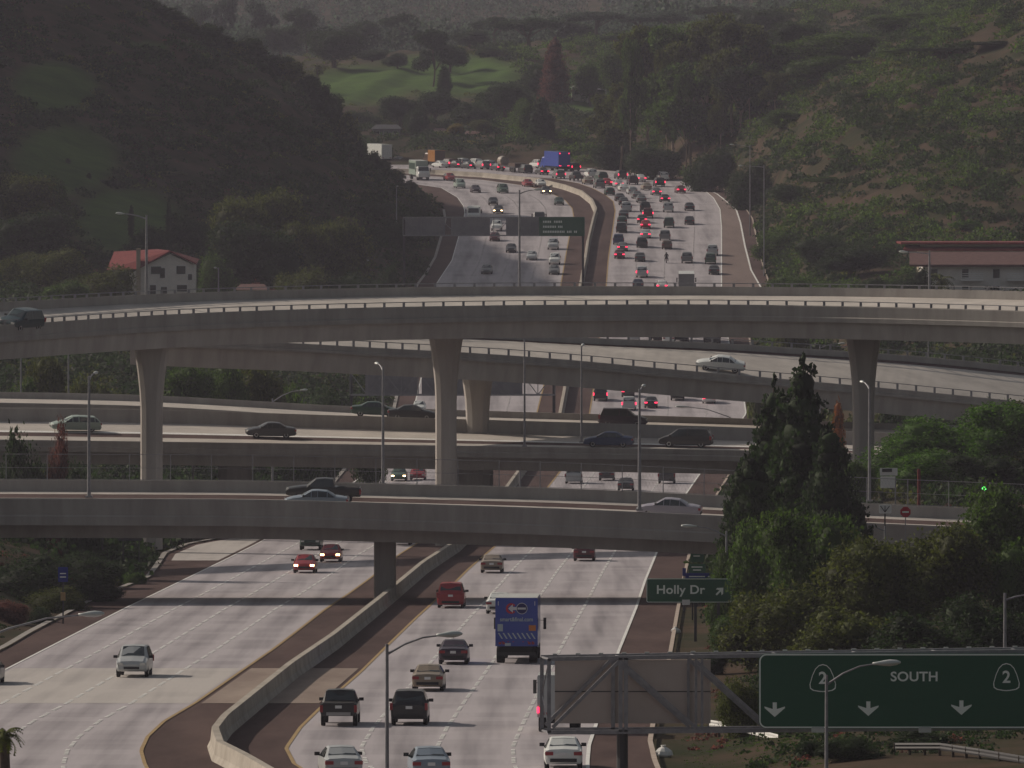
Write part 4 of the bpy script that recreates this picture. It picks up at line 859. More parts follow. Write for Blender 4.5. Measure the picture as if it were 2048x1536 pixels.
def outline(mb, pts_o, pts_i, th):
    n = len(pts_o)
    for k in range(n):
        j = (k+1)%n; q = [pts_o[k],pts_o[j],pts_i[j],pts_i[k]]
        mb.add(q+[(a,b-th,c) for a,b,c in q], [(4,5,6,7),(0,3,2,1),(0,1,5,4),(2,3,7,6)])
    return mb
c0 = gp(1517,1306,-.3); c1 = gp(2372,1456,-.3)
sx0, sx1, sz0, sz1 = c0.x, c1.x, c1.z, c0.z
spn = plate(MB(), rounded(sx0, sx1, sz0, sz1, .3, -.3), .06).build('green_sign_panel', M['sign_green'], gr)
outline(MB(), rounded(sx0+.02, sx1-.02, sz0+.02, sz1-.02, .28, -.3), rounded(sx0+.075, sx1-.075, sz0+.075, sz1-.075, .23, -.3), .012).build('sign_border', M['sign_white'], spn)
def shield(cx_, cy_):
    c = gp(cx_, cy_, -.3); base = []
    for a, b in ((0,.545),(.16,.5),(.30,.36),(.42,.1),(.52,-.25),(.5,-.42),(.38,-.5),(.15,-.54),(0,-.55)): base.append((a,b))
    full = [(a,b) for a,b in base] + [(-a,b) for a,b in base[-2:0:-1]]
    full = full[::-1]
    o_ = [(c.x+a*1.0,-.3,c.z+b) for a,b in full]; i_ = [(c.x+a*.93,-.3,c.z+b*.93) for a,b in full]
    outline(MB(), o_, i_, .014).build('route_shield', M['sign_white'], spn)
    put_text('2', .66, M['sign_white'], spn, c.x, -.31, c.z-.02)
shield(1645, 1355); shield(2012, 1353)
c = gp(1828,1353); put_text('SOUTH', .52, M['sign_white'], spn, c.x, -.31, c.z, 1.06)
for x, y in ((1549,1418),(1736,1416),(1922,1414),(2108,1412),(2294,1410)):
    c = gp(x, y); ar = [(-.08,.28),(.08,.28),(.08,.02),(.40,.12),(.40,.06),(0,-.29),(-.40,.06),(-.40,.12),(-.08,.02)][::-1]
    plate(MB(), [(c.x+a,-.315,c.z+b) for a,b in ar], .014).build('lane_arrow', M['sign_white'], spn)
for x in (1634, 1848, 2062, 2276):
    c = gp(x, 1457, -.8); MB().box(c.x-.24,c.x+.24,-.95,-.65,c.z-.09,c.z+.1).bar((c.x,-.8,c.z),(c.x,0,c.z-.02),.04).build('sign_light', M['lamp_head'], gr)

# Holly Dr exit sign on two posts
Ys = 548.0
def SP(x, y): return P(x, y, Ys)
base = Vector((X_(1390, Ys), Ys, tz(X_(1390, Ys), Ys)))
hs_ = empty('exit_sign', base, 'green Holly Dr exit sign with arrow, standing on posts at the shoulder', 'sign')
a_ = SP(1293,1157)-base; b_ = SP(1463,1205)-base
hp = plate(MB(), rounded(a_.x, b_.x, b_.z, a_.z, .12, 0), .08).build('sign_panel', M['sign_green'], hs_)
outline(MB(), rounded(a_.x+.01, b_.x-.01, b_.z+.01, a_.z-.01, .11, 0), rounded(a_.x+.045, b_.x-.045, b_.z+.045, a_.z-.045, .08, 0), .012).build('sign_border', M['sign_white'], hp)
c = SP(1361,1180)-base; put_text('Holly Dr', .78, M['sign_white'], hp, c.x, -.012, c.z, 1.08)
c = SP(1440,1182)-base; ar = [Vector(q) for q in ((-.06,-.34),(.06,-.34),(.06,.02),(.26,-.12),(.26,.02),(0,.3),(-.26,.02),(-.26,-.12),(-.06,.02))]
plate(MB(), [(c.x + (q.x+q.y)*.72, -.012, c.z + (q.y-q.x)*.72) for q in ar], .012).build('exit_arrow', M['sign_white'], hp)
for x in (1391,1437):
    q = SP(x,1205)-base; MB().box(q.x-.09,q.x+.09,.09,.27,-2.5,a_.z-.1).build('sign_post', M['steel_dk'], hs_)
q = SP(1372,1203)-base; MB().box(q.x-.25,q.x+.25,-.03,-.001,q.z-.22,q.z+.12).build('number_tab', M['plate'], hs_)
def small_sign(name, label, Y, x0, y0, x1, y1, m, posts, deco=None, border=True):
    xm = (x0+x1)/2; b = Vector((X_(xm, Y), Y, tz(X_(xm, Y), Y))); r = empty(name, b, label, 'sign')
    p0 = P(x0,y0,Y)-b; p1 = P(x1,y1,Y)-b
    pn = plate(MB(), rounded(p0.x, p1.x, p1.z, p0.z, min(.1,(p1.x-p0.x)*.1), 0), .05).build('sign_panel', M[m], r)
    for x in posts: q = P(x, y1, Y)-b; MB().box(q.x-.05,q.x+.05,.06,.14,-1.2,p0.z-.05).build('sign_post', M['steel_dk'], r)
    return r, pn, b
def bars(pn, b, Y, specs, m='sign_white'):
    mb = MB()
    for x0,y0,x1,y1 in specs:
        p0 = P(x0,y0,Y)-b; p1 = P(x1,y1,Y)-b; mb.box(p0.x,p1.x,-.03,-.004,p1.z,p0.z)
    mb.build('lettering', M[m], pn)
r,pn,b = small_sign('blue_sign','wide blue service sign peeking over the Holly Dr sign',585,1370,1146,1454,1168,'sign_blue',(1385,1440)); bars(pn,b,585,((1378,1152,1410,1154),(1416,1152,1446,1154)))
r,pn,b = small_sign('green_sign','small green sign above the wide blue one',610,1377,1128,1411,1147,'sign_green',(1394,)); bars(pn,b,610,((1383,1133,1405,1135),(1386,1139,1402,1141)))
r,pn,b = small_sign('green_sign','dark green sign half under the overpass beside the trees',640,1382,1098,1408,1124,'sign_green',(1386,1404)); bars(pn,b,640,((1387,1104,1402,1106),(1387,1111,1400,1113)))
small_sign('blue_marker','narrow blue marker behind the left end of the wide blue sign',600,1365,1136,1372,1152,'sign_blue',(1368,))
r,pn,b = small_sign('blue_marker','blue sign stack on a post with yellow foot, left bank',575,116,1134,136,1164,'sign_blue',(126,)); bars(pn,b,575,((120,1146,132,1148),(120,1153,132,1155)))
q = P(126,1198,575)-b; MB().box(q.x-.16,q.x+.16,-.06,.16,q.z-.1,q.z+.45).build('yellow_foot', M['yellow_paint'], r)
small_sign('dark_sign_back','dark sign back in the shade under the overpass, left one',680,175,1072,207,1102,'steel_dk',(192,))
small_sign('dark_sign_back','dark sign back in the shade next to the first column foot',690,236,1066,284,1082,'steel_dk',(246,278))
r,pn,b = small_sign('merge_sign','white road sign with dark branching arrow beside the red sign',611,1758,1009,1783,1027,'plate',(1770,))
mb = MB(); c = P(1770,1018,611)-b
for d_ in (-.32,0,.32): mb.bar((c.x,-.015,c.z-.22),(c.x+d_,-.015,c.z+.22),.035)
mb.build('lettering', M['steel_dk'], pn)
b = Vector((X_(1811,611),611,tz(X_(1811,611),611))); r = empty('red_road_sign', b, 'red octagonal road sign with a white bar beside the branching arrow sign', 'sign')
c = P(1811,1024,611)-b; pn = plate(MB(), [(c.x+math.cos(math.radians(22.5+45*k))*.4,-.0,c.z+math.sin(math.radians(22.5+45*k))*.4) for k in range(8)], .03).build('sign_panel', mat('sign_red',(.4,.015,.03),.5), r)
MB().box(c.x-.24,c.x+.24,-.02,-.002,c.z-.05,c.z+.05).build('lettering', M['sign_white'], pn); MB().box(c.x-.03,c.x+.03,.04,.1,-.5,c.z+.3).build('sign_post', M['steel'], r)
b = Vector((X_(1777,650),650,tz(X_(1777,650),650))); r = empty('white_sign_board', b, 'pair of white sign boards on a post right of the third column', 'sign')
for x0,y0,x1,y1,nm,mm in ((1760,936,1795,951,'upper_board','plate'),(1761,953,1790,976,'lower_board','plate'),(1764,937,1784,944,'dark_board','steel_dk')):
    p0 = P(x0,y0,650)-b; p1 = P(x1,y1,650)-b; MB().box(p0.x,p1.x,-.04 if mm=='steel_dk' else 0,.05,p1.z,p0.z).build(nm, M[mm], r)
q = P(1791,976,650)-b; MB().box(q.x-.05,q.x+.05,.06,.14,-.5,q.z+1.3).build('sign_post', M['steel'], r)
b = Vector((X_(1838,650),650,tz(X_(1838,650),650))); tag(MB().tube([(0,0,0),(0,0,P(1838,938,650).z-b.z)], .12, 8).build('marker_pole', M['tile'], None, loc=b), 'rust red pole right of the white sign boards', 'pole')
b = Vector((X_(1968,600),600,tz(X_(1968,600),600))); r = empty('traffic_light', b, 'traffic light showing green among the right hand trees', 'traffic light')
zt = P(1968,977,600).z-b.z; MB().tube([(0,0,0),(0,0,zt-.5)], .06, 8).build('pole', M['steel_dk'], r); MB().box(-.17,.17,-.12,.12,zt-.25,zt+.85).build('housing', M['steel_dk'], r)
disc(0, zt, .14, -.125).build('green_lens', mat('lens_green',(.02,.6,.1),.3,emit=(.1,1,.15),estr=9), r)
disc(0, zt+.3, .12, -.125).build('amber_lens', M['trim'], r); disc(0, zt+.6, .12, -.125).build('red_lens', M['trim'], r)

# distant gantries over the oncoming lanes
def far_gantry(Y, x0, x1, y0, y1, panels, label, posts, frame_x1=None):
    fx = frame_x1 or x1; b = P(posts[0], y1, Y); b.z = tz(b.x, Y); r = empty('sign_gantry', b, label, 'gantry')
    q = lambda x, y, dy=0: P(x, y, Y) - b + Vector((0, dy, 0))
    for nm, dy in (('front_truss',0),('rear_truss',1.2)):
        mb = MB(); mb.bar(q(x0,y0,dy), q(fx,y0,dy), .13); mb.bar(q(x0,y1,dy), q(fx,y1,dy), .13)
        n = max(4, int((fx-x0)/34)); 
        for k in range(n+1):
            x = x0+(fx-x0)*k/n; mb.bar(q(x,y0,dy), q(x,y1,dy), .07)
            if k < n: mb.bar(q(x,(y0,y1)[k%2],dy), q(x0+(fx-x0)*(k+1)/n,(y1,y0)[k%2],dy), .06)
        mb.build(nm, M['steel'], r)
    for px0, px1, mm, nm in panels:
        a = q(px0,y0-1); c = q(px1,y1+1); dy = -.25 if mm == 'sign_green' else 1.5
        pn = MB().box(a.x,c.x,dy,dy+.08,c.z,a.z).build(nm, M[mm], r)
        if mm == 'sign_green':
            mb = MB()
            for row_, spans in enumerate((((8,24),(30,44)),((8,32),(38,48)),((8,50),(56,64),(70,75)))):
                for s0, s1 in spans:
                    x = px0+s0; 
                    while x < px0+s1: 
                        u = q(x, y0+7+row_*10); mb.box(u.x,u.x+.16,dy-.03,dy-.004,u.z-.28,u.z+.05); x += 3.4
            mb.build('lettering', M['sign_white'], pn)
    for x in posts: u = q(x, y1); MB().box(u.x-.18,u.x+.18,.4,.8,-.3,u.z+.1+(y1-y0)*Y/F).build('support_post', M['steel_dk'], r)
far_gantry(1290, 806, 1169, 435, 471, [(806,890,'grey_panel','louvre_panel'),(902,980,'grey_panel','louvre_panel'),(1012,1078,'grey_panel','louvre_panel'),(1078,1169,'sign_green','green_sign_panel')], 'distant sign gantry with grey panels and one green sign above the flyover', (808,1166))
far_gantry(1010, 700, 1045, 745, 790, [(730,835,'grey_panel','louvre_panel'),(843,930,'grey_panel','louvre_panel'),(940,1045,'grey_panel','louvre_panel')], 'dark sign gantry with grey panels seen beneath the connector ramp', (702,1108), frame_x1=1110)

# ---------------------------------------------------------------- buildings
def bl(x0, x1, z0, z1, y0, y1): return MB().box(x0, x1, y0, y1, z0, z1)
def window(root, x0, x1, z0, z1, y=0.0, m='glass'):
    w = MB().box(x0-.08,x1+.08,y-.06,y+.02,z0-.08,z1+.08).build('window', M['plate'], root)
    MB().box(x0,x1,y-.09,y-.055,z0,z1).build('pane', M[m], w); return w
# white house with red tile roof: gable end faces the camera, long roof slope to its left
b = P(325,600,1215); b.z = tz(b.x, 1215) - .5; z_ = lambda y: P(0,y,1215).z - b.z; x_ = lambda x: X_(x,1215)-b.x
hr = empty('white_house', b, 'white two storey house with a red tile roof behind the flyover', 'house')
gw = [(x_(262),0),(x_(388),0),(x_(388),z_(530)),(x_(340),z_(508)),(x_(278),z_(536)),(x_(262),z_(548))]
n = len(gw); MB().add([(a,0,c) for a,c in gw]+[(a,9,c) for a,c in gw], [tuple(range(n)),tuple(range(2*n-1,n-1,-1))]+[(k,(k+1)%n,n+(k+1)%n,n+k) for k in range(n)]).build('wall', M['stucco'], hr)
MB().box(x_(216), x_(264), 2.5, 11, 0, z_(552)).build('wall', M['stucco'], hr)
MB().add([(x_(272),-.5,z_(541)),(x_(341),-.5,z_(504)),(x_(310),9.5,z_(500)),(x_(222),9.5,z_(505)),(x_(212),2.0,z_(540)),(x_(272),-.5,z_(538)-.0),(x_(341),-.5,z_(501))], [(0,1,6,5),(5,6,2,3,4)]).build('roof', M['tile'], hr)
MB().add([(x_(340),-.5,z_(501)),(x_(394),-.5,z_(527)),(x_(394),9.5,z_(520)),(x_(310),9.5,z_(500)),(x_(340),-.5,z_(504)),(x_(394),-.5,z_(530))], [(0,1,2,3),(4,5,1,0)]).build('roof', M['tile'], hr)
MB().box(x_(273),x_(281),-.7,.4,0,z_(497)).build('chimney', M['stucco_tan'], hr)
for x0,x1,y0,y1 in ((302,322,533,548),(353,371,532,548),(320,330,536,556),(354,374,570,583),(300,312,570,590),(322,334,574,590),(376,384,548,560)): window(hr, x_(x0), x_(x1), z_(y1), z_(y0))
# apartment block
b = P(1925,604,1180); b.z = tz(b.x,1180)-1; z_ = lambda y: P(0,y,1180).z - b.z; x_ = lambda x: X_(x,1180)-b.x
ab = empty('apartment_block', b, 'long pale apartment block with brown shingle roofs and red fascia at the right', 'building')
MB().box(x_(1846),x_(2300),0,12,0,z_(528)).build('wall', M['stucco'], ab)
MB().box(x_(1850),x_(2300),14,24,0,z_(492)).build('wall', M['stucco_tan'], ab)
def slopes(x0,x1,ylo,yhi,dy0,dy1,m,nm):
    return MB().add([(x_(x0),dy0,z_(ylo)),(x_(x1),dy0,z_(ylo)),(x_(x1-6),dy1,z_(yhi)),(x_(x0+6),dy1,z_(yhi)),(x_(x0),dy0,z_(ylo)-.3),(x_(x1),dy0,z_(ylo)-.3)], [(0,1,2,3),(4,5,1,0)]).build(nm, M[m], ab)
slopes(1818,2320,529,505,-1.0,7,'tile_brown','roof'); slopes(1815,2320,500,492,13,15,'tile','roof_edge')
MB().box(x_(1810),x_(2320),12.6,26,z_(491),z_(487)).build('roof_edge', M['tile'], ab)
for k in range(6):
    xx = 1862+k*62
    window(ab, x_(xx), x_(xx+13), z_(556), z_(538)); window(ab, x_(xx), x_(xx+13), z_(588), z_(572))
for k in range(4):
    for yy in (560, 590):
        xx = 1921+k*92; bk = MB()
        bk.box(x_(xx),x_(xx+44),-1.5,0,z_(yy)-.1,z_(yy)+.08)
        for j in range(3): bk.box(x_(xx),x_(xx+44),-1.5,-1.44,z_(yy)+.3+.28*j,z_(yy)+.38+.28*j)
        bk.build('balcony', M['plate'], ab)
def simple_house(label, x0, x1, ytop, Y, m, roof, ridge=5, yb=None, depth=8, cat='house', wins=2):
    xm=(x0+x1)/2; b = Vector((X_(xm,Y),Y,tz(X_(xm,Y),Y)-.5)); r = empty('small_house', b, label, cat)
    w = (X_(x1,Y)-X_(x0,Y))/2; ze = P(0,ytop,Y).z-b.z; zw = ze - ridge*Y/F
    MB().add([(-w,0,0),(w,0,0),(w,0,zw),(-w,0,zw),(-w,depth,0),(w,depth,0),(w,depth,zw),(-w,depth,zw)], [(0,1,2,3),(5,4,7,6),(4,0,3,7),(1,5,6,2)]).build('wall', M[m], r)
    MB().add([(-w-.4,-.5,zw-.1),(w+.4,-.5,zw-.1),(w*.8,depth/2,ze),(-w*.8,depth/2,ze),(-w-.4,depth+.5,zw-.1),(w+.4,depth+.5,zw-.1)], [(0,1,2,3),(5,4,3,2),(4,0,3),(1,5,2)]).build('roof', M[roof], r)
    for k in range(wins):
        xx = -w+(k+.5)*2*w/wins; window(r, xx-.5, xx+.5, zw-1.7, zw-.6)
    return r
simple_house('white building among the trees below the far right lawn',1144,1181,171,1955,'stucco','stucco',3,wins=2)
simple_house('tan house with pale front behind the far queue of cars',868,890,256,1870,'stucco_tan','tile_brown',4,wins=2)
simple_house('grey roofed house behind the cypress trees far left',745,800,249,1850,'grey_panel','steel_dk',8,wins=3)
simple_house('tan house behind the yellow green trees of the far queue',930,962,262,1850,'stucco_tan','tile_brown',5,wins=3)
simple_house('small house with dark hip roof above the tan one',848,876,238,1895,'stucco_tan','steel_dk',7,wins=2)
simple_house('pink roofed shed beside the flyover near the white house',474,532,569,1200,'stucco_tan','tile_brown',9,wins=1)
simple_house('pale hut on the brown knoll at the right edge',1975,2022,297,1400,'stucco','sign_back',8,wins=2)
simple_house('small blue grey house between flyover and ramp at the far right',1992,2060,682,1130,'stucco','steel_dk',6,wins=3)

# guard rails, bags, bottom right
def guard(label, pts, m='lamp_head'):
    ps = [P(*p) for p in pts]; ps = [Vector((p.x, p.y, p.z)) for p in ps]; r = empty('guard_rail', ps[0], label, 'guard rail'); o_ = ps[0]; rg = []
    for p in ps: q = p - o_; rg.append([q+Vector((0,0,.0)), q+Vector((0,-.06,.08)), q+Vector((0,0,.16)), q+Vector((0,-.06,.24)), q+Vector((0,0,.32)), q+Vector((0,.05,.32)), q+Vector((0,.05,0))])
    MB().loft(rg).build('rail', M[m], r)
    for i in range(len(ps)-1):
        for k in range(3):
            q = ps[i].lerp(ps[i+1], k/3); g_ = tz(q.x,q.y); MB().box(q.x-o_.x-.06,q.x-o_.x+.06,.06+q.y-o_.y,.2+q.y-o_.y,min(g_-o_.z,q.z-o_.z-.4),q.z-o_.z+.3).build('rail_post', M['bark'], r)
guard('bright white guard rail under the gantry on the grassy right bank', [(1418,1452,428),(1480,1463,425),(1556,1482,419)], 'white_paint')
guard('dull blue grey guard rail in the bottom right corner', [(1790,1500,386),(1880,1500,384),(1960,1512,380),(2080,1532,372)], 'steel_dk')
def bag(label, x, Y, r):
    p = Vector((X_(x,Y),Y,tz(X_(x,Y),Y))); rg = []
    for k, (h, q) in enumerate(((0,.8),(.3,1.05),(.8,.95),(1.2,.6),(1.4,.25),(1.6,.35))): rg.append([(math.cos(2*math.pi*j/9)*r*q*(1+.18*math.sin(j*2.3+k)), math.sin(2*math.pi*j/9)*r*q, h*r*.95) for j in range(9)])
    tag(MB().loft(rg).build('litter_bag', M['white_paint'], None, loc=p), label, 'bag')
bag('white litter bag on the grass verge under the gantry', 1327, 410, .38); bag('small white bag on the shoulder edge right of the exit sign post', 1351, 562, .3)

# ---------------------------------------------------------------- vegetation
def quads_mesh(name, V, m, extra=None):
    """V: (n,4,3) leaf quads; extra: list of (verts, faces) solids merged in."""
    n = len(V); me = bpy.data.meshes.new(name)
    vs = V.reshape(-1, 3); fl = [np.arange(n*4).reshape(n,4)]
    if extra is not None:
        ev, ef = extra; fl.append(np.asarray(ef) + len(vs)); vs = np.vstack([vs, ev])
    fa = np.vstack(fl).astype(np.int32); me.vertices.add(len(vs)); me.vertices.foreach_set('co', vs.astype(np.float32).ravel())
    me.loops.add(fa.size); me.loops.foreach_set('vertex_index', fa.ravel()); me.polygons.add(len(fa))
    me.polygons.foreach_set('loop_start', np.arange(0, fa.size, 4, dtype=np.int32)); me.polygons.foreach_set('loop_total', np.full(len(fa), 4, dtype=np.int32))
    me.update(calc_edges=True); me.materials.append(m); return me
def leaves(c, size, rng, aspect=.55):
    n = len(c); a = rng.normal(size=(n,3)); a /= np.linalg.norm(a, axis=1)[:,None]; b = rng.normal(size=(n,3)); b -= (a*b).sum(1)[:,None]*a; b /= np.linalg.norm(b, axis=1)[:,None]
    s = (size * rng.uniform(.6, 1.3, n))[:,None] if np.ndim(size) == 0 else (size*rng.uniform(.6,1.3,n))[:,None]
    a = a*s*.5; b = b*s*.5*aspect
    return np.stack([c-a*.9-b*.5, c+a*.2-b, c+a+b*.1, c-a*.1+b], axis=1)
def uvs(n1=10, n2=7):
    v = []; f = []
    for i in range(n2+1):
        p = math.pi*i/n2
        for k in range(n1): v.append((math.sin(p)*math.cos(2*math.pi*k/n1), math.sin(p)*math.sin(2*math.pi*k/n1), math.cos(p)))
    for i in range(n2):
        for k in range(n1): f.append((i*n1+k, i*n1+(k+1)%n1, (i+1)*n1+(k+1)%n1, (i+1)*n1+k))
    return np.array(v), np.array(f)
SPH = uvs()
def lobes_crown(lobes, n, leaf, rng, clump=9, core=.68):
    tot = sum(l[3]*l[3] for l in lobes); C = []; ev = []; ef = []; off = 0
    for x, y, z, r, rz in lobes:
        k = max(4, int(n*r*r/tot/clump)); d = rng.normal(size=(k,3)); d /= np.linalg.norm(d,axis=1)[:,None]
        rad = rng.uniform(.72, 1.06, k)**.8; cc = d*rad[:,None]
        pts = np.repeat(cc, clump, 0) + rng.normal(size=(k*clump,3))*.13
        C.append(pts*np.array([r,r,rz]) + np.array([x,y,z]))
        nz = 1 + .16*np.sin(SPH[0]*5 + x*9 + z*7).sum(1)/2
        ev.append(SPH[0]*nz[:,None]*np.array([r,r,rz])*core + np.array([x,y,z])); ef.append(SPH[1]+off); off += len(SPH[0])
    C = np.vstack(C)
    return leaves(C, leaf, rng), (np.vstack(ev), np.vstack(ef))
CROWN = {}
def crown_mesh(kind, var, hi):
    key = (kind, var, hi)
    if key in CROWN: return CROWN[key]
    rng = np.random.default_rng(hash((kind, var)) % 1000 if False else sum(map(ord, kind))*7 + var*13); n, leaf = ((16000, .034) if hi else (3600, .06))
    L = []; trunk = []
    if kind == 'round':
        for k in range(14):
            a = rng.uniform(0, 6.28); q = rng.uniform(.05,.30); z = rng.uniform(.36,.82); r = rng.uniform(.13,.24)*(1.15-abs(z-.55)); L.append((math.cos(a)*q, math.sin(a)*q, z, r, r*rng.uniform(.8,1.1)))
        L.append((0,0,.55,.30,.34)); trunk = [((0,0,0),(0,0,.5),.035,.02)] + [((0,0,.25),(l[0]*.8,l[1]*.8,l[2]-.05),.015,.006) for l in L[:5]]
    elif kind == 'umbrella':
        for k in range(16):
            a = rng.uniform(0, 6.28); q = rng.uniform(.0,.38)**.9; r = rng.uniform(.10,.17); L.append((math.cos(a)*q, math.sin(a)*q, .84-.25*q+rng.uniform(-.05,.05), r, r*.62))
        trunk = [((0,0,0),(.02,0,.45),.035,.026)] + [((.02,0,.42),(l[0]*.85,l[1]*.85,l[2]-.05),.02,.008) for l in L[:7]]
    elif kind == 'conifer':
        for k in range(34):
            z = rng.uniform(.06,.97); R_ = .44*(1-z)**.72+.02; a = rng.uniform(0,6.28); q = R_*rng.uniform(.25,.75); r = max(.03, R_*rng.uniform(.28,.45)); L.append((math.cos(a)*q, math.sin(a)*q, z, r, r*rng.uniform(.35,.6)))
        for k in range(9): z = .08+k*.1; L.append((0,0,z,.34*(1-z)**.75+.025,.08))
        L.append((0,0,.985,.02,.03)); trunk = [((0,0,-.05),(0,0,.96),.03,.006)]
    elif kind == 'spire':
        for k in range(30):
            z = rng.uniform(.05,.95); R_ = .5*(1-z)**.55; a = rng.uniform(0,6.28); q = R_*rng.uniform(.3,.8); r = R_*rng.uniform(.25,.42)+.02; L.append((math.cos(a)*q, math.sin(a)*q, z, r, r*.55))
        for k in range(9): z = .06+k*.105; L.append((0,0,z,.42*(1-z)**.6+.02,.085))
        trunk = [((0,0,-.05),(0,0,.95),.02,.004)]
    elif kind == 'cypress':
        for k in range(16): z = .05+k*.06; L.append((rng.uniform(-.05,.05), rng.uniform(-.05,.05), z, .42*math.sin(math.pi*min(1,(z*.85+.12)))**.6, .055))
        trunk = [((0,0,-.03),(0,0,.5),.08,.03)]
    elif kind == 'gum':
        for k in range(20):
            z = rng.uniform(.38,.97); a = rng.uniform(0,6.28); q = rng.uniform(.05,.36)*(1.25-z*.6); r = rng.uniform(.07,.15); L.append((math.cos(a)*q, math.sin(a)*q, z, r, r*rng.uniform(.55,.8)))
        trunk = [((0,0,-.02),(.03,0,.35),.016,.012),((.03,0,.35),(-.01,.02,.8),.012,.004)] + [((.03,0,.3),(l[0]*.85,l[1]*.85,l[2]-.02),.008,.003) for l in L[:7]]
    elif kind == 'bush':
        for k in range(13):
            a = rng.uniform(0,6.28); q = rng.uniform(.05,.34); z = rng.uniform(.15,.75)*(1.1-q); r = rng.uniform(.12,.2); L.append((math.cos(a)*q, math.sin(a)*q, z, r, r*1.15))
        L.append((0,0,.35,.36,.38)); trunk = [((0,0,-.05),(0,0,.4),.03,.02)] + [((0,0,.05),(l[0]*.8,l[1]*.8,l[2]),.015,.005) for l in L[:4]]
    Q, ex = lobes_crown(L, n, leaf, rng, core=.72 if kind != 'gum' else .5)
    CROWN[key] = (Q, ex, trunk); return CROWN[key]
MESHC = {}
TREES = 'trees of the valley'
def tree(kind, x, ytop, wpx, Y, leafm, label, hi=False, var=0, base=None, group=None, bark='bark', name=None, cat='tree'):
    X = X_(x, Y); zb = tz(X, Y) - .2 if base is None else base; zt = H - (ytop-YH)*Y/F; h = max(1.0, zt - zb); w = wpx*Y/F
    nm = name or {'round':'broadleaf_tree','umbrella':'umbrella_pine','conifer':'conifer_tree','spire':'conifer_tree','cypress':'cypress_tree','gum':'eucalyptus_tree','bush':'large_shrub'}[kind]
    r = empty(nm, (X, Y, zb), label, cat, group)
    key = (kind, var, hi, leafm)
    if key not in MESHC:
        Q, ex, trunk = crown_mesh(kind, var, hi); MESHC[key] = quads_mesh('crown', Q, M[leafm], ex)
    c = bpy.data.objects.new('crown', MESHC[key]); COL.objects.link(c); c.parent = r
    tk = ('t', kind, var, hi, bark)
    if tk not in MESHC:
        mb = MB()
        for a, b, r0, r1 in crown_mesh(kind, var, hi)[2]: mb.tube([a, Vector(a).lerp(Vector(b), .5)+Vector((.008,.0,.01)), b], [r0, (r0+r1)/2, r1], 6)
        t = mb.build('trunk', M[bark], r); MESHC[tk] = t.data
    else:
        t = bpy.data.objects.new('trunk', MESHC[tk]); COL.objects.link(t); t.parent = r
    r.scale = (w, w, h); r.rotation_euler = (0, 0, (x*.37) % 6.28)
    return r
def palm(x, ytop, Y, rad, label, n=26, shaggy=False):
    X = X_(x, Y); zb = tz(X, Y)-.1; zt = H-(ytop-YH)*Y/F; h = zt-zb-rad*.35; r = empty('palm_tree', (X,Y,zb), label, 'palm tree')
    MB().tube([(0,0,0),(.1,0,h*.5),(0,0,h)], [.28,.2,.18], 8).build('trunk', M['bark'], r)
    rng = np.random.default_rng(abs(int(x))+5); Q = []
    for k in range(n):
        a = rng.uniform(0,6.28); el = rng.uniform(-.5,1.2); d = np.array([math.cos(a),math.sin(a),0]); s_ = np.array([-math.sin(a),math.cos(a),0]); prev = np.array([0,0,h])
        for j in range(9):
            t = j/9; p = prev + (d*math.cos(el)+np.array([0,0,math.sin(el)]))*rad/9; el -= .2
            for sd_ in (-1,1):
                tip = (prev+p)/2 + s_*sd_*rad*.22*(1-abs(t-.4)) + d*rad*.08 - np.array([0,0,rad*.1]); Q.append([prev, p, tip, (prev+tip)/2])
            prev = p
    if shaggy:
        c = rng.normal(size=(500,3))*np.array([.35,.35,h*.16])+np.array([0,0,h*.68]); Q = np.concatenate([np.array(Q), leaves(c,.6,rng,.3)])
    me = quads_mesh('fronds', np.array(Q, float), M['leaf_olive']); c = bpy.data.objects.new('fronds', me); COL.objects.link(c); c.parent = r
    return r
T = tree
# --- foreground, right
fgr = 'foreground trees on the right bank'
T('conifer',1607,712,340,575,'leaf_dark','tallest dark conifer, its spire rising in front of the connector ramp',True,0,group=fgr)
T('conifer',1548,756,270,580,'leaf_dark','second spire left of the tallest conifer',True,1,group=fgr)
T('spire',1660,850,200,570,'leaf_dark','dark conifer shoulder right of the tallest one',True,0,group=fgr)
T('spire',1500,905,200,565,'leaf_dark','low conifer at the left foot of the tallest one, over the overpass end',True,1,group=fgr)
T('bush',1460,1060,110,560,'leaf_mid','green shrub at the end of the nearest overpass behind the lamp',True,0,group=fgr)
T('bush',1530,1000,170,540,'leaf_mid','bushy tree right behind the Holly Dr sign end',True,1,group=fgr)
T('round',1620,1010,230,520,'leaf_mid','round green tree in front of the tallest conifer',True,0,group=fgr)
T('round',1740,1070,270,505,'leaf_olive','olive tree between the round green one and the red road sign',True,1,group=fgr)
T('bush',1560,1130,260,500,'leaf_olive','broad olive shrub mass above the blank end of the gantry',True,2,group=fgr)
T('bush',1690,1180,300,480,'leaf_olive','broad shrub mass right above the top edge of the green overhead sign',True,3,group=fgr)
T('bush',1850,1190,320,470,'leaf_dark','dark shrub mass above the word SOUTH',True,0,group=fgr)
T('bush',1990,1160,260,475,'leaf_dark','dark shrub mass at the right edge above the overhead sign',True,1,group=fgr)
T('round',1890,1040,250,520,'leaf_olive','olive crowned tree right of the red road sign',True,2,group=fgr)
T('round',1990,960,230,540,'leaf_mid','green tree below the traffic light at the right',True,3,group=fgr)
T('bush',2060,1040,200,520,'leaf_mid','shrub cut by the right edge under the traffic light',True,2,group=fgr)
T('bush',1480,1200,140,515,'leaf_mid','green shrub right beside the exit arrow of the Holly Dr sign',True,3,group=fgr)
T('bush',1560,1300,170,430,'leaf_dark','dark shrub seen through the open end of the gantry truss',True,1,group=fgr)
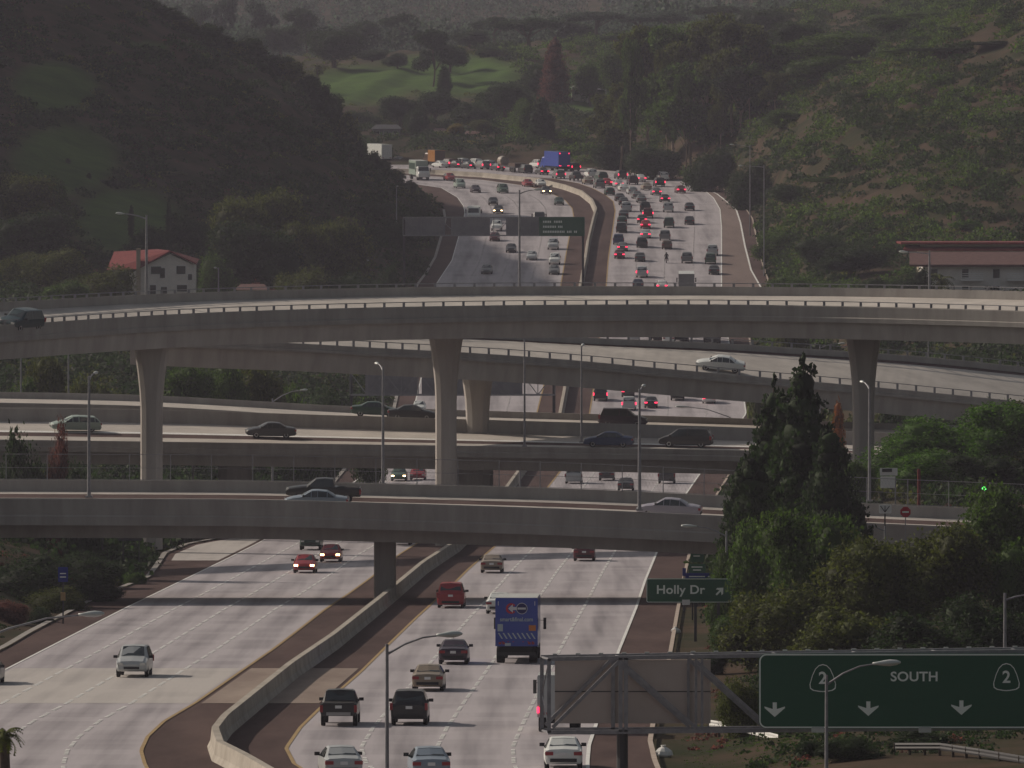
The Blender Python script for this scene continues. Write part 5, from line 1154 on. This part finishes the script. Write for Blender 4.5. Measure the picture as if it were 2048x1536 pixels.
T('bush',1480,1330,110,425,'leaf_olive','olive shrub behind the right edge of the blank sign back',True,2,group=fgr)
T('bush',1700,1462,150,385,'leaf_dark','dark shrub under the green sign beside the lamp post',True,3,group=fgr)
T('bush',1850,1470,170,395,'leaf_dark','dark shrub below the arrows of the overhead sign',True,0,group=fgr)
T('bush',1620,1470,80,392,'leaf_dark','small dark shrub at the end of the white guard rail',True,2,group=fgr)
T('bush',1420,1290,80,500,'leaf_dark','low dark shrub at the foot of the exit sign posts',True,1,group=fgr)
# --- right middle, beyond the nearest overpass
mr = 'green trees right of the third column'
T('bush',1790,850,190,690,'leaf_bright','bright green tree at the foot of the right tall column',True,0,group=mr)
T('bush',1890,815,260,700,'leaf_bright','broadest bright green tree right of the right tall column',True,1,group=mr)
T('bush',1860,880,220,675,'leaf_bright','bright green shrub behind the white sign boards',True,2,group=mr)
T('round',1990,800,230,690,'leaf_bright','green tree at the right edge above the traffic light',True,1,group=mr)
T('bush',1710,900,110,670,'leaf_mid','green shrub between the big conifer and the right column',True,3,group=mr)
T('round',1960,905,160,660,'leaf_dark','dark green tree right of the white sign boards',True,0,group=mr)
T('bush',2050,780,160,760,'leaf_olive','olive hillside tree cut by the right edge below the ramp end',True,0,group=mr)
T('spire',1676,795,60,792,'leaf_orange','orange leaved tree behind the big conifer',True,0,base=4,group=mr)
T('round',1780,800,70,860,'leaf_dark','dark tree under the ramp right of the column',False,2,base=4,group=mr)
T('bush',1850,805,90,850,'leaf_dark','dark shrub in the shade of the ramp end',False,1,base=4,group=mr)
for i, (x, yt, w, k, lm, lb) in enumerate(((1530,650,70,'bush','leaf_olive','yellowish shrub between flyover and ramp next to the shoulder'),(1590,640,80,'round','leaf_olive','olive tree between flyover and ramp, second from the shoulder'),(1650,650,90,'bush','leaf_mid','green shrub between flyover and ramp left of the right column'),
    (1790,650,90,'round','leaf_mid','green tree between flyover and ramp right of the right column'),(1880,660,90,'bush','leaf_dark','dark tree beside the lamp between flyover and ramp'),(1945,672,80,'round','leaf_mid','round tree between flyover and ramp near the blue grey house'),(2040,660,90,'bush','leaf_dark','dark tree at the right edge above the ramp'))):
    T(k, x, yt-10, w*1.3, 1080+i*6, lm, lb, False, i % 3, group='trees between flyover and ramp')
# --- left, beyond the nearest overpass
ml = 'trees on the left behind the overpasses'
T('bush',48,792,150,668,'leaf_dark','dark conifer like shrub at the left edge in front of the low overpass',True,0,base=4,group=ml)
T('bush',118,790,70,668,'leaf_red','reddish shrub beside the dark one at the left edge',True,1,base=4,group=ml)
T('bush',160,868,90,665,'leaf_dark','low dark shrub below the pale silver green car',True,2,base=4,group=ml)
for i, (x, yt, w, k, lm, lb) in enumerate(((40,728,95,'bush','leaf_mid','green shrub at far left behind the low overpass'),(95,712,90,'round','leaf_olive','olive tree second from the left behind the low overpass'),(150,722,90,'bush','leaf_olive','olive shrub left of the first lamp head'),(215,742,100,'bush','leaf_olive','yellowish shrub right of the first lamp head'),
    (275,765,70,'bush','leaf_dark','dark shrub at the left side of the first tall column'),(385,728,120,'round','leaf_mid','green tree right of the first tall column'),(455,720,90,'round','leaf_mid','green tree in the middle under the ramp'),(520,726,120,'round','leaf_olive','olive tree under the ramp, left of the lamp cluster'),(590,736,110,'bush','leaf_mid','green shrub under the ramp beside the curved lamp arms'),
    (640,752,70,'bush','leaf_dark','dark shrub under the ramp left of the parking strip'),(735,772,70,'bush','leaf_mid','green shrub left of the lamp post below the ramp'),(480,768,120,'bush','leaf_yellow','yellow green shrub above the dark grey sedan'),(560,778,110,'bush','leaf_dark','low dark shrub row above the dark grey sedan'))):
    T(k, x, yt-8, w*1.35, 890+i*5, lm, lb, True, i % 4, group=ml)
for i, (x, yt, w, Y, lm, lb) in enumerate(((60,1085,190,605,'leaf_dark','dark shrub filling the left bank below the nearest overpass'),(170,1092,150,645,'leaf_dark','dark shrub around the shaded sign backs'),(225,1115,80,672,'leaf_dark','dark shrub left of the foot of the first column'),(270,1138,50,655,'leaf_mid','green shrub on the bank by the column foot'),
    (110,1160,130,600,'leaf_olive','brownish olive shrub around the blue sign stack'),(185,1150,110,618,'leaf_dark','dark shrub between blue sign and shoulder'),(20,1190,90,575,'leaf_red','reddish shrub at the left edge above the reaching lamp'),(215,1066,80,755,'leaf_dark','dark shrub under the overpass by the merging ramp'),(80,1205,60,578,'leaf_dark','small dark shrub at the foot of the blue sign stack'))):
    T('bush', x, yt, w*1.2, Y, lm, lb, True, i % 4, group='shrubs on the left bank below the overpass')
palm(8, 1456, 300, .85, 'palm whose fronds reach in at the bottom left corner')
palm(1880, 548, 1172, 2.4, 'small palm in front of the apartment block', shaggy=False)
# --- house area and left hill foot
hg = 'trees around the white house'
for i, (k, x, yt, w, Y, lm, lb) in enumerate((('round',40,340,150,1290,'leaf_olive','big olive tree at the left edge above the house level'),('round',95,345,110,1295,'leaf_mid','pale topped tree beside the big olive one at left'),('round',60,420,170,1262,'leaf_dark','dark tree below the big olive one at left'),('bush',120,478,150,1235,'leaf_olive','reddish olive tree left of the house'),
    ('bush',40,490,120,1240,'leaf_olive','olive shrub at the left edge over the flyover rail'),('bush',200,515,140,1195,'leaf_olive','olive shrub hiding the left wing of the house'),('bush',130,545,110,1180,'leaf_mid','green shrub just above the flyover rail at left'),('round',430,505,80,1225,'leaf_mid','green tree right of the house by the white post lamp'),
    ('round',480,385,150,1275,'leaf_olive','tall olive tree right of the house, left of its twin'),('round',560,372,150,1280,'leaf_olive','tallest olive tree between house and gantry'),('round',510,440,190,1262,'leaf_dark','dark broad tree under the two olive ones'),('bush',520,545,80,1215,'leaf_red','russet shrub above the pink roofed shed'),
    ('round',620,438,110,1268,'leaf_olive','olive tree left of the gantry, leftmost of a close pair'),('round',680,432,130,1272,'leaf_olive','olive tree next to the left end of the gantry'),('bush',610,510,130,1240,'leaf_olive','shrub with the long lamp arm in front'),('bush',700,520,140,1243,'leaf_dark','dark shrub above the flyover below the gantry end'),
    ('bush',770,500,90,1255,'leaf_dark','dark shrub next to the left end of the lower road shoulder'),('bush',790,430,100,1400,'leaf_dark','dark shrub on the spur above the gantry end'),('bush',740,400,90,1430,'leaf_dark','dark shrub high on the spur'),('bush',835,400,60,1480,'leaf_dark','dark shrub at the tip of the hill spur'),
    ('round',290,268,70,1440,'leaf_olive','lone pale olive tree half way up the dark hill'),('round',215,402,70,1370,'leaf_dark','round dark tree on the green slope above the house'),('bush',330,350,80,1400,'leaf_olive','olive brown shrub above the cypresses'),('bush',380,420,90,1330,'leaf_dark','dark shrub between the house and the olive trees'),
    ('bush',300,440,90,1310,'leaf_dark','dark shrub just behind the house roof'))):
    T(k, x, yt, w*1.15, Y, lm, lb, True, i % 4, group=hg)
for x, yt, Y, w, lb in ((136,362,1375,14,'thin dark cypress on the green slope, leftmost'),(178,392,1365,13,'thin dark cypress on the green slope, second from left'),(262,410,1325,16,'tall thin cypress behind the left part of the roof'),(338,396,1320,15,'tall thin cypress behind the right part of the roof'),(298,450,1310,12,'short thin cypress between the two behind the roof')):
    T('cypress', x, yt, w, Y, 'leaf_dark', lb, False, 0, group='cypresses by the house')
# ridge of the dark hill
for i in range(22):
    t = i/21; x = 262+t*560; yt = float(np.interp(x, [250,400,540,640,740,800,830], [2,62,112,172,290,334,362])) - 8 - (18 if i < 17 else 3)*abs(math.sin(i*1.9)); 
    T('bush' if i % 3 or i > 16 else 'round', x, yt + (10 if i > 16 else 0), (62+26*abs(math.sin(i*2.7)))*(.55 if i > 16 else 1), 1556, 'leaf_dark' if i % 4 else 'leaf_olive', 'dark shrub on the skyline of the left hill', False, i % 4, group='shrubs along the skyline of the left hill')
# --- background trees beyond the bend
bg = 'trees around the far lawn'
for i, (k, x, yt, w, Y, lm, lb) in enumerate((('round',668,58,150,2060,'leaf_dark','big round dark tree standing on the left part of the far lawn'),('gum',866,62,130,2010,'leaf_dark','tall ragged tree in the middle of the far lawn'),('round',900,85,90,2060,'leaf_dark','round crown right behind the tall ragged tree'),('round',795,105,60,2050,'leaf_dark','small dark tree left of the tall ragged one'),
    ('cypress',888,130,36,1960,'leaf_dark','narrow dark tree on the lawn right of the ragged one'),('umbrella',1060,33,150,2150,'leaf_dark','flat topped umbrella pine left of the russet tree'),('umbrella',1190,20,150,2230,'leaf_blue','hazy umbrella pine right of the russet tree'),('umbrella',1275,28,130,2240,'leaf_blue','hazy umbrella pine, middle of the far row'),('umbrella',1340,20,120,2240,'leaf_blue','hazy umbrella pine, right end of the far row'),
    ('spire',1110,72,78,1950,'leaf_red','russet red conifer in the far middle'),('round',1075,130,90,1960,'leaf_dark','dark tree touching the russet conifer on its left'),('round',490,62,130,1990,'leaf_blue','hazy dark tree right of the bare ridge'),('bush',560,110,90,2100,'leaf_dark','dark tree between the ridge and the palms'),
    ('bush',720,215,120,1870,'leaf_dark','dark shrub left end below the lawn'),('round',800,190,110,1880,'leaf_dark','dark tree below the lawn, second from left'),('round',870,180,130,1900,'leaf_dark','dark tree below the ragged tree'),('bush',950,195,130,1890,'leaf_dark','dark shrub below the middle of the lawn'),('round',1010,165,130,1905,'leaf_dark','dark tree at the right end of the lawn'),
    ('round',1050,195,70,1830,'leaf_mid','pale green tree left of the dark tree by the road'),('spire',1083,190,75,1815,'leaf_dark','darkest tree close to the road left of the brown slope'),('bush',1130,250,110,1830,'leaf_dark','dark shrub at the foot of the brown slope'),('round',965,238,55,1850,'leaf_olive','olive tree right of the tan houses'),('round',912,246,45,1845,'leaf_yellow','yellow green tree between the tan houses'),
    ('bush',940,278,70,1830,'leaf_yellow','yellowish shrub behind the far queue of cars'),('bush',1000,275,90,1825,'leaf_dark','dark shrub behind the far queue of cars'),('bush',830,205,60,1850,'leaf_dark','dark column like tree left of the tan houses'),('bush',820,270,60,1840,'leaf_dark','dark shrub above the green and white lorry'),('bush',700,250,90,1850,'leaf_dark','dark shrub above the grey roofed house'),
    ('bush',770,240,60,1870,'leaf_olive','olive shrub over the roof of the grey roofed house'),('round',1180,120,90,1950,'leaf_mid','green tree right of the russet conifer'),('round',1240,100,110,1930,'leaf_mid','green tree left end of the eucalyptus grove'),('bush',1210,210,120,1850,'leaf_dark','dark shrub right of the white building'))):
    T(k, x, yt, w*.98, Y, lm, lb, True, i % 4, group=bg)
for x, yt, lb in ((604,140,'shaggy palm left of the pair by the lawn'),(634,128,'tallest shaggy palm at the left end of the lawn')): palm(x, yt, 1905, 2.2, lb, 34, True)
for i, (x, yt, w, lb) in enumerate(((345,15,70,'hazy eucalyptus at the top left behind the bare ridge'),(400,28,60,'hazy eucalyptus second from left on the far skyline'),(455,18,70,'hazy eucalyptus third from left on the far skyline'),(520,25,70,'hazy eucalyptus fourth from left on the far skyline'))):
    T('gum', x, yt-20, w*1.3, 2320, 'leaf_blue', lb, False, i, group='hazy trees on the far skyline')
fx = [(560,50,80,2230,'round'),(610,20,110,2300,'gum'),(720,40,90,2300,'round'),(745,100,70,2090,'round'),(800,30,100,2320,'gum'),(940,60,90,2180,'round'),(985,90,70,2090,'bush'),(990,30,100,2300,'umbrella'),(1140,40,100,2260,'round'),(1230,70,90,2120,'umbrella'),(1300,80,90,2080,'round'),(1440,10,110,2250,'umbrella'),(1530,15,120,2000,'round'),(1600,90,110,1760,'gum')]
fl_ = ['leftmost','second from left','third from left','fourth from left','fifth from left','sixth from left','seventh from left','middle','just right of the middle','sixth from right','fifth from right','fourth from right','third from right','rightmost']
for i, (x, yt, w, Y, k) in enumerate(fx): T(k, x, yt, w*1.15, Y, 'leaf_dark', 'dark tree in the ragged row along the top, ' + fl_[i], True, i % 3, group='ragged row of trees along the top')
for i, (x, yt, w, Y) in enumerate(((1262,95,60,1722),(1335,110,60,1712),(1372,150,55,1700),(1440,110,60,1692),(1500,130,55,1688),(1552,150,70,1680))):
    T('gum', x, yt, w*1.3, Y, 'leaf_olive' if i % 2 else 'leaf_mid', 'slim pale trunked eucalyptus at the lower edge of the grove, ' + ['leftmost','second','third','fourth','fifth','rightmost'][i], True, (i+2) % 5, group='slim eucalyptus at the grove edge', bark='pale_bark')
# far-off wood reading as one hazy mass
rng = np.random.default_rng(5); N_ = 900; Yw = rng.uniform(2250, 3500, N_); Xw = X_(rng.uniform(-100, 2150, N_), Yw); Zw = terrain(Xw, Yw); C = []; S_ = []
for k in range(N_):
    r = rng.uniform(3, 7); d = rng.normal(size=(240,3)); d /= np.linalg.norm(d,axis=1)[:,None]; C.append(d*np.array([r,r,r*.9])*rng.uniform(.7,1.05,240)[:,None] + np.array([Xw[k],Yw[k],Zw[k]+r*.8])); S_.append(np.full(240, r*.2))
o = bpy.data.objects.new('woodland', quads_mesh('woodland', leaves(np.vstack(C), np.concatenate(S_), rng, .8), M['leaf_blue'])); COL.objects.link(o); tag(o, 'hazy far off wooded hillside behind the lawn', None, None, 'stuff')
# --- right hill: eucalyptus grove and slope trees
eg = 'eucalyptus grove above the bend'
for i, (x, yt, w, Y, lm, lb) in enumerate(((1240,150,110,1745,'leaf_olive','eucalyptus with a pale bare trunk, leftmost of the grove'),(1290,60,130,1740,'leaf_olive','eucalyptus with a straight pale trunk, second of the grove'),(1350,70,140,1730,'leaf_mid','leaning eucalyptus in the middle of the grove'),(1410,38,150,1720,'leaf_olive','tallest eucalyptus of the grove'),(1465,50,140,1700,'leaf_olive','eucalyptus with two pale trunks right of the tallest'),(1520,55,120,1710,'leaf_mid','eucalyptus at the right end of the grove'),(1385,130,150,1705,'leaf_mid','lower eucalyptus crown filling the grove'),(1480,140,130,1690,'leaf_dark','dark lower eucalyptus crown right side of the grove'))):
    T('gum', x, yt, w*1.5, Y, lm, lb, True, i % 5, group=eg, bark='pale_bark')
hgx = 'trees on the right hillside'
for i, (k, x, yt, w, Y, lm, lb) in enumerate((('round',1590,40,130,1790,'leaf_dark','hazy dark tree right of the grove'),('round',1690,62,210,1700,'leaf_mid','largest round tree of the right hillside'),('round',1640,110,130,1690,'leaf_mid','green tree tucked left under the largest one'),('round',1790,28,140,1780,'leaf_mid','green tree right of the largest one near the top'),('round',1870,22,130,1790,'leaf_mid','green tree near the top, second from the right corner'),
    ('bush',1950,30,120,1760,'leaf_mid','green tree in the upper right corner'),('round',1750,120,130,1650,'leaf_dark','dark tree below the largest one'),('bush',1860,120,120,1640,'leaf_dark','dark shrub under the brown ridge top right'),('bush',1830,170,150,1600,'leaf_mid','green shrub across the middle of the right slope'),('bush',1960,150,130,1590,'leaf_dark','dark shrub at the right edge below the brown ridge'),
    ('bush',1900,210,190,1540,'leaf_dark','broad dark shrub right of the brown slope patch'),('bush',1760,245,150,1520,'leaf_dark','dark shrub under the level lamp arm'),('bush',1990,230,130,1530,'leaf_dark','dark shrub above the pale hut'),('bush',1695,318,80,1440,'leaf_bright','small bright green shrub in the middle of the right slope'),('bush',1640,300,110,1500,'leaf_mid','green shrub left of the small bright one'),
    ('bush',1660,370,130,1420,'leaf_mid','green shrub below the small bright one'),('bush',1790,330,120,1440,'leaf_dark','dark shrub above the bare knoll'),('bush',1600,360,110,1430,'leaf_dark','dark shrub right of the distant lamp posts'),('bush',1560,440,100,1400,'leaf_mid','green shrub by the shoulder below the distant lamps'),('bush',1935,438,70,1290,'leaf_bright','bright green shrub above the apartment block'),
    ('round',1650,470,130,1290,'leaf_dark','dark tree left of the apartment block, upper'),('round',1700,490,150,1260,'leaf_dark','broad dark tree left of the apartment block'),('bush',1600,530,130,1255,'leaf_mid','green shrub above the rail left of the apartment block'),('bush',1760,540,130,1200,'leaf_dark','dark shrub touching the apartment block'),('bush',1560,560,90,1250,'leaf_mid','low green shrub just beside the exit shoulder'),
    ('bush',1670,550,150,1215,'leaf_mid','low green shrub mass above the flyover rail at right'),('bush',2030,320,90,1400,'leaf_mid','green shrub below the pale hut'),('bush',1570,210,90,1620,'leaf_mid','green shrub above the brown patch by the grove'),('bush',1500,300,110,1560,'leaf_dark','dark shrub below the grove by the lamp'),('bush',1420,280,100,1640,'leaf_dark','dark shrub at the foot of the leaning trunk'),
    ('bush',1310,275,120,1700,'leaf_dark','dark shrub at the foot of the grove'),('bush',1230,265,100,1750,'leaf_dark','dark shrub above the top of the bend'),('bush',1822,515,120,1165,'leaf_dark','dark shrub hiding the left end of the apartment block'),('bush',1930,600,90,1150,'leaf_dark','dark shrub at the foot of the apartment block'))):
    T(k, x, yt, w*1.2, Y, lm, lb, True, i % 4, group=hgx)
# --- chaparral: uncountable low scrub over all slopes
def scrub(name, n, seed, m, label, ylim, rsz, leafs, keep):
    rng = np.random.default_rng(seed); out = []; sz = []; tot = 0
    Yq = rng.uniform(ylim[0], ylim[1], n*4); pxq = rng.uniform(-80, 2130, n*4); Xq = X_(pxq, Yq); Zq = terrain(Xq, Yq); pyq = YH+F*(H-Zq)/Yq
    xl = np.interp(Yq, Ye, XLe); xr = np.interp(Yq, Ye, XRe); ok = ((Xq < xl-1.6) | (Xq > xr+1.6)) | (Yq > YROADMAX+14)
    for cx_, cy_, rx, ry, y0, y1 in GRASS: ok &= ~((((pxq-cx_)/rx)**2+((pyq-cy_)/ry)**2 < .8) & (Yq > y0) & (Yq < y1))
    for cx_, cy_, rx, ry, y0, y1 in BARE: ok &= ~((((pxq-cx_)/rx)**2+((pyq-cy_)/ry)**2 < rng.uniform(.3,1.3,n*4)) & (Yq > y0) & (Yq < y1) & (rng.random(n*4) < .8))
    ok &= keep(pxq, pyq, Yq, rng); idx = np.where(ok)[0][:n]
    for i in idx:
        r = rng.uniform(*rsz); k = int(46*max(1, r)); d = rng.normal(size=(k,3)); d /= np.linalg.norm(d,axis=1)[:,None]; d[:,2] = np.abs(d[:,2])
        out.append(d*np.array([r,r,r*.75])*rng.uniform(.55,1.05,k)[:,None] + np.array([Xq[i],Yq[i],Zq[i]-.1])); sz.append(np.full(k, leafs*(.7+.3*r)))
    o = bpy.data.objects.new(name, quads_mesh(name, leaves(np.vstack(out), np.concatenate(sz), rng, .75), M[m])); COL.objects.link(o); tag(o, label, None, None, 'stuff')
def blotch(x, y, s, ph): return np.sin(x*.021*s+ph+1.4*np.sin(y*.03*s+ph))+np.sin(y*.045*s-x*.012*s+ph*2)
scrub('chaparral', 11500, 21, 'leaf_dark', 'dark low scrub covering the slopes on both sides', (650, 2250), (.8,2.5), .42, lambda x,y,Y,r: ((x < 950) & (Y < 1900)) | ((x >= 950) & (blotch(x,y,1,0) > -1.0)))
scrub('chaparral', 4200, 22, 'leaf_olive', 'olive low scrub dotted over the slopes', (650, 2350), (.6,1.7), .40, lambda x,y,Y,r: (blotch(x,y,1.3,2) > -.2))
scrub('chaparral', 2400, 23, 'leaf_mid', 'green low scrub on the sunlit right hillside', (1150, 2300), (1.0,3.0), .36, lambda x,y,Y,r: (x > 1000) & (blotch(x,y,.9,4) > -.35))
scrub('ground_cover', 1100, 24, 'leaf_dark', 'dark ground cover on the banks beside the near freeway', (385, 660), (.3,.8), .22, lambda x,y,Y,r: ((x > 1480) | (x < 900)) & (y > 1000))
scrub('dry_grass', 1300, 25, 'leaf_red', 'dry russet weeds on the banks and cut slopes', (385, 1800), (.25,.7), .22, lambda x,y,Y,r: (blotch(x,y,1.1,1) > .2))
scrub('grass', 2600, 26, 'leaf_mid', 'short green grass tufts on the near right verge', (385, 440), (.08,.22), .10, lambda x,y,Y,r: (x > 1310) & (x < 1700))
